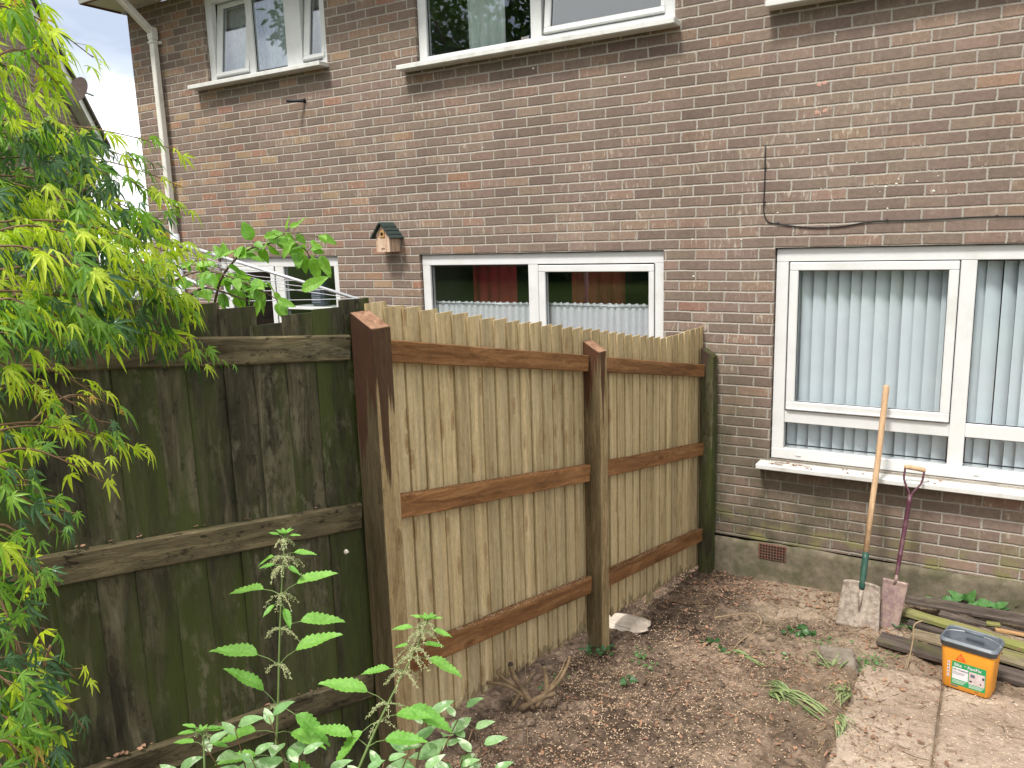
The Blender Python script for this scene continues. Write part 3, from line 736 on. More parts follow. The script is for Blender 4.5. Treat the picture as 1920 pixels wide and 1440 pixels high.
# old patches of paint and mortar blobs stuck on the bricks
bl = MB()
def blob(mb, x, z, r, t=.006, n=9):
    ph = random.uniform(0, 9)
    ring = [(x + r * (1 + .55 * noise.noise(Vector((k * .9 + ph, 0, ph)))) * math.cos(2 * math.pi * k / n), -.0012, z + r * .8 * (1 + .5 * noise.noise(Vector((k * 1.3, ph, 0)))) * math.sin(2 * math.pi * k / n)) for k in range(n)]
    c = (x, -t, z); mb.add(ring + [c], [(k, (k + 1) % n, n) for k in range(n)], 0, True)
pkm = simple('pink_paint', (.46, .27, .21), .85, .25, 60)
for (px, py) in ((1536, 158), (1546, 155), (1532, 211), (1547, 207)):
    bl = MB(); p = on_y(px, py); blob(bl, p.x, p.z, .016, .003, 14); bl.build('paint_splash', pkm, house)
bl = MB()
for (px, py) in [(1458, 399), (1663, 391), (1535, 262), (1297, 449), (1390, 449), (1433, 379), (1301, 518), (1389, 763), (1400, 345), (1680, 345), (1720, 340), (1750, 358), (1760, 330), (905, 277), (938, 168), (1000, 128), (1172, 145), (1240, 148), (1217, 192), (780, 195), (776, 200), (1569, 65), (870, 276), (1650, 360), (1600, 330), (1685, 336), (1660, 350)]:
    p = on_y(px, py)
    if p.z < 3.94: blob(bl, p.x + random.uniform(-.003, .003), p.z, random.uniform(.004, .009), .007)
for i in range(150):
    x = random.uniform(.2, 2.0); z = 2.42 + .075 * random.choice((4, 5, 6, 7, 8)) + random.uniform(-.004, .004)
    blob(bl, x, z, random.uniform(.002, .005), .005, 6)
tag(bl.build('mortar_splash', simple('mortar_white', (.62, .60, .54), .9, .1), house), kind='stuff')

# cable along the wall
pc = [(1435, 273), (1434, 333), (1432, 380), (1432.5, 398), (1436.5, 411), (1444, 417.5), (1460, 419.5), (1480, 423), (1513, 426), (1543, 426.5), (1580, 424), (1613, 418.5), (1640, 414.5), (1663, 413.5), (1713, 412.6), (1780, 409.5), (1847, 406), (1920, 405), (2000, 404), (2120, 402)]
def smooth(pts, k=4):
    out = []
    for i in range(len(pts) - 1):
        p0, p1, p2, p3 = pts[max(i - 1, 0)], pts[i], pts[i + 1], pts[min(i + 2, len(pts) - 1)]
        for j in range(k):
            t = j / k
            out.append(.5 * ((2 * p1) + (p2 - p0) * t + (2 * p0 - 5 * p1 + 4 * p2 - p3) * t * t + (3 * p1 - p0 - 3 * p2 + p3) * t ** 3))
    return out + [pts[-1]]
cb = MB(); cb.tube(smooth([on_y(a, b, -.007) for a, b in pc], 3), .0042, 7)
cable = cb.build('cable', M['black']); tag(cable, 'thin black cable clipped down and along the brick wall above the right window', 'cable')
for (px, py) in ((1435, 315), (1433, 379), (1459, 419), (1663, 413.5), (1869, 405.5)):
    p = on_y(px, py, -.007); c = MB(); c.box(p.x - .007, p.x + .007, -.014, -.001, p.z - .005, p.z + .008, .002); c.build('cable_clip', M['black'], cable)

# bird house
bh = empty('bird_box', (-3.345, 0, 2.452)); tag(bh, 'small wooden bird house with dark green gabled roof hung on the bricks', 'bird house')
b = MB(); w2 = .075
b.add([(-w2, -.15, 0), (w2, -.15, 0), (w2, -.15, .150), (0, -.15, .245), (-w2, -.15, .150), (-w2, -.005, 0), (w2, -.005, 0), (w2, -.005, .150), (0, -.005, .245), (-w2, -.005, .150)],
      [(0, 1, 2, 3, 4), (9, 8, 7, 6, 5), (0, 5, 6, 1), (1, 6, 7, 2), (4, 9, 5, 0), (2, 7, 8, 3), (3, 8, 9, 4)])
b.build('box', M['birdwood'], bh)
b = MB(); b.box(-.028, .028, -.158, -.151, .125, .185, .004); bp = b.build('hole_plate', simple('plate_wood', (.42, .24, .085), .6, .15, 40), bh)
b = MB(); b.tube([(0, -.160, .157), (0, -.1585, .157)], .015, 16); b.build('entrance_hole', M['dark'], bp)
b = MB(); b.box(.070, .0765, -.125, -.1215, .0, .15, 0); b.box(.070, .0765, -.075, -.0725, .0, .15, 0); b.box(-.020, .020, -.1515, -.1502, .022, .036, 0)
b.build('board_gap', simple('gap_brown', (.20, .13, .09), .8, .1), bh)
for sgn in (-1, 1):
    for k in range(4):
        r = MB(); ang = math.atan2(.095, .075)
        L = .165; s0 = L * (k / 4) - .002; s1 = L * ((k + 1) / 4) + .012; th = .010 + .003 * (k * 0)
        # shingle rows step down the slope
        def P(s, h): return (sgn * (s * math.cos(ang) + h * math.sin(ang)), .252 - s * math.sin(ang) + h * math.cos(ang))
        q = [P(s0, 0), P(s1, .003), P(s1, th + .004), P(s0, th - .002)]
        v = [(x, -.185, z) for x, z in q] + [(x, -.0, z) for x, z in q]
        r.add(v, [(0, 1, 2, 3), (7, 6, 5, 4), (0, 4, 5, 1), (1, 5, 6, 2), (2, 6, 7, 3), (3, 7, 4, 0)])
        r.build('roof', M['roofgreen'], bh)

# blinds and curtains inside
def vblind(name, x0, x1, z0, z1, y, pitch, ang, label, seed):
    rnd = random.Random(seed); mb = MB(); x = x0
    while x < x1:
        a = R_(ang + rnd.uniform(-10, 10)); w = .0445
        dx, dy = math.cos(a) * w, math.sin(a) * w; n = 4; v = []; f = []
        for i in range(n + 1):
            t = i / n * 2 - 1; cv = .006 * (1 - t * t)
            for zz_ in (z0, z1): v.append((x + dx * t + cv * -math.sin(a), y + dy * t - cv, zz_ + rnd.uniform(-.004, .004)))
        for i in range(n): f.append((2 * i, 2 * i + 2, 2 * i + 3, 2 * i + 1))
        mb.add(v, f, 0, True); x += pitch * rnd.uniform(.88, 1.12)
    o = mb.build(name, M['blind']); tag(o, label, 'blind', 'vertical blinds in the right window')
    c = MB()
    c.tube([(x0 - .03, y - .055, z0 + .012), (x1 + .03, y - .055, z0 + .010)], .0016, 5)
    c.build('bottom_chain', M['lab_white'], o)
    return o
vblind('vertical_blind', .12, 1.12, .95, 2.36, .150, .076, 24, 'pale blue vertical blind behind the wide sash left of the mullion', 3)
vblind('vertical_blind', 1.22, 2.24, .95, 2.36, .150, .079, 26, 'grey blue vertical blind behind the pane at the right photo edge', 4)

def gathered(name, x0, x1, z0, z1, y, amp, waves, m, label, cat, group=None, flare=0.0):
    mb = MB(); n = int(waves * 8); v = []; f = []; ph = random.uniform(0, 9)
    lv = [z0, z0 + (z1 - z0) * .4, z1 - .045, z1 - .03, z1 - .012, z1]
    for i in range(n + 1):
        t = i / n
        for k, z in enumerate(lv):
            s = (1.0, .9, .55, .35, .5, .7)[k]
            wv = math.sin(t * waves * 2 * math.pi + 2.2 * noise.noise(Vector((t * 9, ph, k * .12))))
            v.append((x0 + (x1 - x0) * t + .25 * amp * math.cos(t * waves * 6.28), y + s * amp * wv, z + (.004 * wv if k == 5 else 0)))
    L = len(lv)
    for i in range(n):
        for k in range(L - 1): f.append((i * L + k, (i + 1) * L + k, (i + 1) * L + k + 1, i * L + k + 1))
    mb.add(v, f, 0, True); o = mb.build(name, m, fixn=False); tag(o, label, cat, group); return o
cafe = net_mat('cafe_net', (.84, .87, .90), .86, 90, .3, .04)
gathered('cafe_curtain', -2.99, -1.95, 1.0, 2.004, .115, .014, 17, cafe, 'white half height gathered net behind the fixed pane of the middle window', 'curtain', 'half curtains')
gathered('cafe_curtain', -1.86, -.90, 1.0, 2.008, .115, .014, 16, cafe, 'white half height gathered net behind the sash of the middle window', 'curtain', 'half curtains')
for i, (a, b, lb) in enumerate(((-3.02, -1.93, 'left'), (-1.90, -.86, 'right'))):
    r = MB(); r.tube([(a, .108, 1.986), (b, .108, 1.989)], .004, 6); o = r.build('curtain_rod', M['wire'])
    tag(o, 'thin rod carrying the net behind the ' + ('fixed pane' if i == 0 else 'sash') + ' of the middle window', 'curtain rod', 'curtain rods')
netw = net_mat('bedroom_net', (.74, .80, .86), .88, 40, .3, .12)
gathered('net_curtain', -5.60, -4.0, 4.0, 4.99, .20, .012, 9, netw, 'pale patterned net curtain behind the upper left window', 'net curtain')
upc = net_mat('upper_curtain', (.80, .88, .84), .95, 20, .2, .03)
gathered('curtain', -2.62, -2.24, 3.9, 4.99, .22, .03, 4, upc, 'pale green curtain gathered behind the fixed upper pane', 'curtain')
red = simple('red_fabric', (.62, .07, .09), .9, .3, 5)  # red cloths added in the room to stand in for a reflection in the glass
gathered('red_reflection_cloth', -3.12, -2.62, 1.0, 2.4, .9, .03, 4, red, 'dark red cloth standing in for a reflection behind the fixed pane of the middle window', 'curtain', 'red reflection cloths')
gathered('red_reflection_cloth', -2.08, -1.55, 1.0, 2.3, 1.0, .03, 4, simple('reflection_fabric_b', (.50, .13, .08), .9, .3, 5), 'dull red cloth standing in for a reflection behind the sash of the middle window', 'curtain', 'red reflection cloths')

# desk fan standing inside the lower left window
p = Vector((-4.47, .10, 2.03))
fn = empty('fan_heater', (p.x, .17, 1.93)); tag(fn, 'dark grey box fan standing behind the lower left pane', 'fan')
b = MB(); b.box(-.085, .085, -.045, .06, .0, .30, .02); bo = b.build('casing', simple('fan_plastic', (.055, .065, .095), .4, .1), fn)
b = MB()
for k in range(15): b.box(-.066, .055, -.0505, -.046, .035 + k * .0165, .041 + k * .0165, .001)
b.build('grille', simple('fan_grille', (.30, .33, .40), .4, .1), fn)
b = MB(); b.box(-.30, .30, -.12, .2, -.03, -.002, .003); bo = b.build('shelf', M['upvc']); bo.location = (-4.5, .17, 1.93)
tag(bo, 'narrow white shelf behind the lower left pane carrying the fan', 'shelf')
b = MB(); b.box(-.035, .035, -.004, .004, 0, .075, .001); o = b.build('photo_card', M['lab_pink']); o.location = (-2.0, .12, 4.02)
tag(o, 'small pale card propped inside the corner of the upper middle window', 'card')

# ================================================================== neighbouring house (far left)
nb = empty('neighbour_house'); tag(nb, 'distant brick house gable with sloping white verge behind the maple', 'house')
c0 = CAM + ray(163, 300) * 15.0
dirv = Vector((math.cos(R_(127)), math.sin(R_(127)), 0)); cx, cy = c0.x, c0.y
nb.location = (cx, cy, 0); nb.rotation_euler = (0, 0, R_(127) )
# local +x runs away along the gable wall; far corner at x=0, ridge nearer the camera
EZ = 4.75; half = 4.2; pitch = .82
b = MB()
gp = [(0, 0), (0, EZ), (-half, EZ + half * pitch), (-2 * half, EZ), (-2 * half, 0)]
b.add([(x, 0, z) for x, z in gp] + [(x, 8, z) for x, z in gp], [(4, 3, 2, 1, 0), (5, 6, 7, 8, 9), (0, 1, 6, 5), (1, 2, 7, 6), (2, 3, 8, 7), (3, 4, 9, 8)])
b.build('wall', M['brick'], nb)
def slopebar(name, m, y0, y1, h0, h1, over=.35):
    b = MB()
    for sg in (1, -1):
        xe = over if sg == 1 else -2 * half - over
        xa = -half
        ze = EZ - over * pitch; za = EZ + half * pitch
        v = [(xa, y0, za + h0), (xe, y0, ze + h0), (xe, y0, ze + h1), (xa, y0, za + h1)]
        v += [(x, y1, z) for x, _, z in v]
        b.add(v, [(0, 1, 2, 3), (7, 6, 5, 4), (0, 4, 5, 1), (1, 5, 6, 2), (2, 6, 7, 3), (3, 7, 4, 0)])
    b.build(name, m, nb)
for sgn in (1,):
    slopebar('bargeboard', M['pipew'], -.20, -.17, -.02, .17)
    slopebar('verge_soffit', M['soffit'], -.169, -.002, -.02, -.003)
    slopebar('roof', M['tile'], -.26, 8.0, .172, .25, .55)
b = MB(); b.box(.02, .36, -.201, -.02, EZ - .42, EZ - .22, .01); b.build('eaves_box', M['pipew'], nb)
# satellite dish on that gable
ds = empty('satellite_dish', (0, 0, 0)); tag(ds, 'round pinkish satellite dish on the far gable under the verge', 'satellite dish')
ctr = CAM + ray(144, 166) * 13.3
ds.location = ctr; ds.rotation_euler = (R_(72), 0, R_(15))
b = MB(); v = [(0, 0, -.05)]; f = []
n = 20
for r in (.11, .20):
    for k in range(n): v.append((r * math.cos(6.2832 * k / n), r * 1.1 * math.sin(6.2832 * k / n), -.05 + .6 * r * r))
for k in range(n):
    f.append((0, 1 + k, 1 + (k + 1) % n)); f.append((1 + k, 1 + n + k, 1 + n + (k + 1) % n, 1 + (k + 1) % n))
b.add(v, f, 0, True); b.build('dish', simple('dish_pink', (.30, .24, .22), .5, .1), ds, fixn=False)
b = MB(); b.tube([(0, -.30, 0), (0, -.12, .32)], .012, 6); b.box(-.03, .03, -.15, -.09, .28, .36, .005); b.tube([(0, 0, -.05), (0, .05, -.35)], .02, 6); b.build('arm', M['wire'], ds)

# ================================================================== fences
FU = Vector((.0652, .9979, 0)); FN = Vector((FU.y, -FU.x, 0)); FP = Vector((-.487, 0, 0))
FANG = math.atan2(FU.y, FU.x)
def fw(s, off, z): return FP + FU * s + FN * off + Vector((0, 0, z))
nf = empty('new_fence', fw(-1.7, .03, 0), FANG)
tag(nf, 'new pale feather edge board fence with stained rails and square posts', 'fence')
def unpar(o, par):
    o.parent = par; o.matrix_parent_inverse = (Matrix.Translation(par.location) @ par.rotation_euler.to_matrix().to_4x4()).inverted()
def top_new(s):
    if s > -.72: return 1.862 + .012 * (s + .72)
    return 1.860 + (-.72 - s) * .1745
def bot_new(s): return .032 + .145 * max(0, -s - .0) - .004 * s * s
s = -3.392; k = 0
while s < -.03:
    pitch_ = .101 if s < -.8 else .098
    w = min(.122, -.004 - s)
    b = MB(); ht = top_new(s + .05) + random.uniform(-.005, .005); hb = bot_new(s + .05) + random.uniform(-.006, .006)
    if abs(s + .98) < .05: hb -= .07
    if s < -3.36: ht += .01
    # profile: x along the fence, thick edge on the house side end, tapering, slightly turned
    t0, t1 = .0095, .005
    z0, z1 = hb, ht
    prof = [(0, .001 + t0), (w, .013 + t1), (w, .013), (0, .001)]
    nseg = 6; v = []; f = []
    bow = random.uniform(-.003, .003)
    for i in range(nseg + 1):
        zz_ = z0 + (z1 - z0) * i / nseg; bb = bow * math.sin(math.pi * i / nseg)
        for (x, y) in prof: v.append((x, y + bb, zz_))
    for i in range(nseg):
        for q in range(4): f.append((i * 4 + q, i * 4 + (q + 1) % 4, (i + 1) * 4 + (q + 1) % 4, (i + 1) * 4 + q))
    f.append((3, 2, 1, 0)); f.append(tuple(nseg * 4 + q for q in range(4)))
    b.add([(x, y, z - z0) for x, y, z in v], f)
    o = b.build('board', M['newwood']); o.location = fw(s, 0, z0); o.rotation_euler = (0, random.uniform(-.002, .002), FANG); unpar(o, nf)
    s += pitch_ + random.uniform(-.003, .003); k += 1
def rail(par, sa, za, sb, zb, h, off0, off1, m, name='rail', frame=fw, ang=FANG, ch=.004):
    L = math.hypot(sb - sa, zb - za); a = math.atan2(zb - za, sb - sa)
    b = MB(); n = 14; v = []; f = []
    prof = [(off0, -h), (off1 - ch, -h), (off1, -h + ch), (off1, -ch), (off1 - ch, 0), (off0, 0)]
    np_ = len(prof)
    sd_ = random.uniform(0, 50)
    for i in range(n + 1):
        x = L * i / n
        for (y, z) in prof:
            wob = .0022 * noise.noise(Vector((x * 4, sd_, z * 9)))
            v.append((x, -y + wob, z + wob * 1.2))
    for i in range(n):
        for q in range(np_): f.append((i * np_ + q, i * np_ + (q + 1) % np_, (i + 1) * np_ + (q + 1) % np_, (i + 1) * np_ + q))
    f.append(tuple(range(np_))[::-1]); f.append(tuple(n * np_ + q for q in range(np_)))
    b.add(v, f)
    o = b.build(name, m); o.location = frame(sa, 0, za); o.rotation_euler = (0, -a, ang); unpar(o, par); return o
for (sa, za, sb, zb, h) in ((-3.372, 2.190, -1.787, 1.905, .088), (-3.372, 1.562, -1.787, 1.287, .092), (-3.372, .890, -1.787, .622, .095),
                            (-1.683, 1.885, -.100, 1.600, .088), (-1.683, 1.268, -.100, 1.015, .088), (-1.683, .590, -.100, .352, .092)):
    rail(nf, sa, za, sb, zb, h, .000, .044, M['rail'])
def post(par, s0, s1, o0, o1, z0, ztl, ztr, m, frame=fw, ang=FANG):
    """square post, top sloping from off o0 (ztl) down to off o1 (ztr)"""
    b = MB(); c = .004; n = 10; v = []; f = []
    prof = [(s0 + c, o0), (s1 - c, o0), (s1, o0 + c), (s1, o1 - c), (s1 - c, o1), (s0 + c, o1), (s0, o1 - c), (s0, o0 + c)]
    np_ = len(prof)
    for i in range(n + 1):
        for (x, y) in prof:
            zt = ztl + (ztr - ztl) * (y - o0) / (o1 - o0) - z0
            z = zt * i / n
            w_ = .0012 * noise.noise(Vector((z * 5, x * 4, y * 4)))
            v.append((x - s0 + w_, -(y - o0) + w_, z))
    for i in range(n):
        for q in range(np_): f.append((i * np_ + q, i * np_ + (q + 1) % np_, (i + 1) * np_ + (q + 1) % np_, (i + 1) * np_ + q))
    f.append(tuple(range(np_))[::-1]); f.append(tuple(n * np_ + q for q in range(np_)))
    b.add(v, f); o = b.build('post', m); o.location = frame(s0, o0, z0); o.rotation_euler = (0, 0, ang); unpar(o, par)
    if m in (M['post'], M['post2']):
        e = MB(); q = .003; nn = 5; vv_ = []; ff_ = []
        for i in range(nn + 1):
            for j in range(nn + 1):
                x = q + (s1 - s0 - 2 * q) * i / nn; t = q / (o1 - o0) + (1 - 2 * q / (o1 - o0)) * j / nn; y = -(o1 - o0) * t
                z = ztl + (ztr - ztl) * t - z0
                vv_.append((x, y, z + (.002 if 0 < i < nn and 0 < j < nn else .0008) + .0008 * noise.noise(Vector((x * 90, y * 90, 1)))))
        for i in range(nn):
            for j in range(nn): a = i * (nn + 1) + j; ff_.append((a, a + nn + 1, a + nn + 2, a + 1))
        e.add(vv_, ff_); e.build('end_grain', M['endg'], o, fixn=False)
    return o
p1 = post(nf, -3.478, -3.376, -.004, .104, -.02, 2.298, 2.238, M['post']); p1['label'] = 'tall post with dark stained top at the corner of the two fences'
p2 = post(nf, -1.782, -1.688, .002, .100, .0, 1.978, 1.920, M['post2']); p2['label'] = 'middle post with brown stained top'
p3 = post(nf, -.098, -.006, .010, .102, -.05, 1.715, 1.658, M['oldpost']); p3['label'] = 'old dark mossy post against the brick wall'

# old fence
OU = Vector((.3193, .9477, 0)); ON = Vector((OU.y, -OU.x, 0)); OP = Vector((-.738, -3.406, 0)); OANG = math.atan2(OU.y, OU.x)
def ow(s, off, z): return OP + OU * s + ON * off + Vector((0, 0, z))
of = empty('old_fence', ow(-1.5, 0, .4), OANG)
tag(of, 'old dark board fence green with algae and lichen on the left', 'fence')
s = .050; k = 0
tops = [.035, 0.0, -.02, -.055, .0, .012, .014, .02, -.02, .01]
while s > -4.6:
    w = .128; b = MB()
    top = 2.313 + .085 * (-s) + (tops[k] if k < len(tops) else random.uniform(-.015, .015))
    z0 = .30 + .11 * (-s); t0, t1 = .012, .006
    lean = random.uniform(-.004, .004)
    prof = [(0, -.014), (w, -.003), (w, -.003 - t0), (0, -.014 - t1)]
    nseg = 7; v = []; f = []; sd_ = random.uniform(0, 90)
    for i in range(nseg + 1):
        z = (top - z0) * i / nseg
        for (x, y) in prof:
            v.append((x - w + .003 * noise.noise(Vector((z * 2, sd_, x * 20))), y + .004 * math.sin(z * 2 + sd_), z))
    for i in range(nseg):
        for q in range(4): f.append((i * 4 + q, i * 4 + (q + 1) % 4, (i + 1) * 4 + (q + 1) % 4, (i + 1) * 4 + q))
    f.append((3, 2, 1, 0)); f.append(tuple(nseg * 4 + q for q in range(4)))
    b.add(v, f); o = b.build('board', M['oldwood']); o.location = ow(s, 0, z0); o.rotation_euler = (0, lean, OANG); unpar(o, of)
    s -= .113 + random.uniform(-.004, .004); k += 1
for (za, zb, h) in ((2.214, 2.210 + .0909 * 4.5, .095), (1.566, 1.566 + .0909 * 4.4, .102), (.852, .852 + .083 * 4.4, .100)):
    rail(of, -4.5, zb, -.055, za, h, .0, .040, M['oldrail'], frame=ow, ang=OANG, ch=.006)
post(of, -4.6, -4.5, -.03, .07, .5, 2.6, 2.55, M['oldpost'], frame=ow, ang=OANG)
# snail shell and litter on the old fence
p = ow(-.10, .012, 0); q = at(647, 1036, 2.452)
b = MB(); b.tube([q + Vector((0, 0, -.004)), q + Vector((.006, 0, .004)), q + Vector((.004, 0, .011))], [.003, .0085, .003], 8)
o = b.build('snail_shell', simple('shell', (.62, .56, .46), .5, .2, 90)); tag(o, 'tiny pale snail shell stuck on a dark green board beside the tall post', 'snail shell')
# slab piece lying under the fence
# ================================================================== garden tools
def frame_to(p, q, roll=0.0, side=None):
    """matrix whose z runs from p to q and whose x is as level as possible"""
    t = (Vector(q) - Vector(p)).normalized()
    a = (side if side else Vector((0, 0, 1)).cross(t)).normalized()
    b = t.cross(a).normalized(); a = b.cross(t).normalized()
    return Matrix(((a.x, b.x, t.x, p[0]), (a.y, b.y, t.y, p[1]), (a.z, b.z, t.z, p[2]), (0, 0, 0, 1)))
def place(root, Mx): root.matrix_world = Mx
# long handled square shovel
A = Vector((.700, -.570, .058)); B = Vector((.737, -.022, 1.520)); L = (B - A).length
sh = empty('shovel'); place(sh, frame_to(A, B, side=Vector((1, .02, -.03))))
tag(sh, 'long straight wooden handled square shovel with dark green socket and muddy blade', 'shovel', 'digging tools leaning on the wall')
b = MB(); b.tube([(0, 0, .43), (0, 0, .8), (.004, 0, 1.1), (0, 0, L - .02), (0, 0, L - .004), (0, 0, L)], [.0165, .0178, .0185, .0192, .018, .011], 16)
b.build('handle', M['ash'], sh)
b = MB(); b.tube([(0, .0, .235), (0, -.004, .25), (0, 0, .30), (0, 0, .43), (0, 0, .47)], [.012, .019, .0185, .0205, .0195], 14); b.build('socket', M['gsock'], sh)
b = MB(); b.tube([(0, -.010, .10), (0, -.012, .16), (0, -.006, .23)], [.003, .011, .013], 10); b.build('frog', M['blade_mud'], sh)
def blade(w0, w1, L0, L1, dish, n=12, m=16, lip=.0, th=.003, shoulder=.0, skew=0):
    """w0 bottom half width, w1 top half width, from z=L0 (edge) to z=L1 (shoulder)"""
    v = []; f = []
    for i in range(m + 1):
        t = i / m; z = L0 + (L1 - L0) * t
        for j in range(n + 1):
            s_ = j / n * 2 - 1; w = w0 + (w1 - w0) * t
            x = s_ * w + skew * (1 - t)
            y = -dish * s_ * s_ * (.3 + .7 * t) + .002 * noise.noise(Vector((x * 20, z * 20, 0)))
            zz_ = z - shoulder * (s_ ** 4) * t + (.004 * noise.noise(Vector((x * 18, 0, 4))) if i == 0 else 0)
            if i == m: y -= lip
            v.append((x, y, zz_))
    k = (n + 1) * (m + 1)
    v += [(x, y + th, z) for x, y, z in v]
    for i in range(m):
        for j in range(n):
            a = i * (n + 1) + j; f.append((a, a + n + 1, a + n + 2, a + 1)); f.append((k + a, k + a + 1, k + a + n + 2, k + a + n + 1))
    for j in range(n): f.append((j, j + 1, k + j + 1, k + j)); a = m * (n + 1) + j; f.append((a, k + a, k + a + 1, a + 1))
    for i in range(m): a = i * (n + 1); f.append((a, k + a, k + a + n + 1, a + n + 1)); a += n; f.append((a, a + n + 1, k + a + n + 1, k + a))
    b = MB(); b.add(v, f, 0, True); return b
blade(.128, .108, -.012, .285, .018, lip=.014, shoulder=.012).build('blade', M['blade_mud'], sh)
# digging spade with a D grip
A = Vector((.868, -.480, .052)); B = Vector((.941, -.135, 1.012)); L = (B - A).length
sp_ = empty('spade'); place(sp_, frame_to(A, B, side=Vector((1, .10, -.10))))
tag(sp_, 'shorter maroon metal shafted spade with wooden D grip leaning on the white sill', 'spade', 'digging tools leaning on the wall')
b = MB(); b.tube([(0, 0, .30), (0, 0, .34), (0, 0, .40), (0, 0, .455), (0, 0, .462), (0, 0, .47), (0, 0, .80), (0, 0, .806), (0, 0, .815), (0, 0, .85)],
                 [.007, .010, .0135, .0135, .017, .0140, .0142, .0175, .0145, .014], 14); b.build('shaft', M['purple'], sp_)
b = MB()
for sg in (-1, 1):
    b.tube(smooth([Vector((sg * .004, 0, .84)), Vector((sg * .012, 0, .868)), Vector((sg * .034, 0, .905)), Vector((sg * .052, 0, .945)), Vector((sg * .055, 0, L - .015)), Vector((sg * .055, 0, L + .008))], 4), .0066, 10)
b.build('yoke', M['purple'], sp_)
b = MB(); b.tube([(-.062, 0, L - .003), (-.058, 0, L - .003), (-.02, 0, L), (.02, 0, L), (.058, 0, L - .003), (.062, 0, L - .003)], [.012, .014, .0155, .0155, .014, .012], 14); b.build('grip', M['ash'], sp_)
b = MB(); b.tube([(-.006, -.002, .27), (0, -.003, .30), (0, 0, .34)], [.004, .013, .009], 10); b.build('collar', M['blade_pur'], sp_)
blade(.058, .073, -.02, .300, .010, lip=.010, shoulder=.0).build('blade', M['blade_pur'], sp_)

# ================================================================== tub
TUBZ = float(patio_h(0, np.float64(-1.2))) + .006
bl_, br_ = on_z(1768, 1284, TUBZ), on_z(1850, 1311, TUBZ)
ux = (br_ - bl_); ux.z = 0; wid = ux.length; ux.normalize(); uy = Vector((-ux.y, ux.x, 0))
tb = empty('bucket'); cen = bl_ + ux * (wid / 2) + uy * .072
place(tb, Matrix(((ux.x, uy.x, 0, cen.x), (ux.y, uy.y, 0, cen.y), (0, 0, 1, TUBZ), (0, 0, 0, 1))))
tag(tb, 'open orange plastic tub with dark grey rim and green label on the slabs', 'bucket')
HW, HD, H = wid / 2 + .012, .074, .284
def rring(hw, hd, r, z, n=6):
    out = []
    for (sx, sy, a0) in ((1, 1, 0), (-1, 1, 90), (-1, -1, 180), (1, -1, 270)):
        for k in range(n + 1):
            a = R_(a0 + 90 * k / n); out.append((sx * (hw - r) + r * math.cos(a), sy * (hd - r) + r * math.sin(a), z))
    return out
def loft(rings, cap0=False, cap1=False):
    b = MB(); n = len(rings[0]); v = [p for r in rings for p in r]; f = []
    for i in range(len(rings) - 1):
        for k in range(n): f.append((i * n + k, i * n + (k + 1) % n, (i + 1) * n + (k + 1) % n, (i + 1) * n + k))
    if cap0: f.append(tuple(range(n))[::-1])
    if cap1: f.append(tuple((len(rings) - 1) * n + k for k in range(n)))
    b.add(v, f, 0, True); return b
tp = .014
loft([rring(HW - .006, HD - .006, .024, 0), rring(HW - .001, HD - .001, .028, .006), rring(HW + tp * .8, HD + tp * .8, .030, H - .045)], cap0=True).build('body', M['orange'], tb)
g0 = tp * .8
loft([rring(HW + g0 - .001, HD + g0 - .001, .030, H - .047), rring(HW + g0 + .006, HD + g0 + .006, .032, H - .045), rring(HW + g0 + .007, HD + g0 + .007, .032, H - .020),
      rring(HW + g0 + .011, HD + g0 + .011, .034, H - .019), rring(HW + g0 + .011, HD + g0 + .011, .034, H - .012), rring(HW + g0 + .005, HD + g0 + .005, .032, H - .011),
      rring(HW + g0 + .005, HD + g0 + .005, .032, H), rring(HW + g0 + .001, HD + g0 + .001, .030, H), rring(HW + g0 - .001, HD + g0 - .001, .028, H - .01),
      rring(HW - .005, HD - .005, .026, .012)], cap1=True).build('rim', M['greyp'], tb)
b = MB(); hy = -.01
pts = [Vector((-HW - g0 - .012, 0, H - .018))] + [Vector(((HW + g0 + .006) * -math.cos(math.pi * t), .042 * math.sin(math.pi * t), H - .012 + .016 * math.sin(math.pi * t))) for t in np.linspace(.04, .96, 15)] + [Vector((HW + g0 + .012, 0, H - .018))]
b.tube(pts, .0017, 6); hb_ = b.build('handle', M['wire'], tb)
b = MB(); b.tube([Vector((x, .041, H + .0045)) for x in (-.045, .045)], .0065, 10); b.build('hand_grip', M['greyp'], hb_)
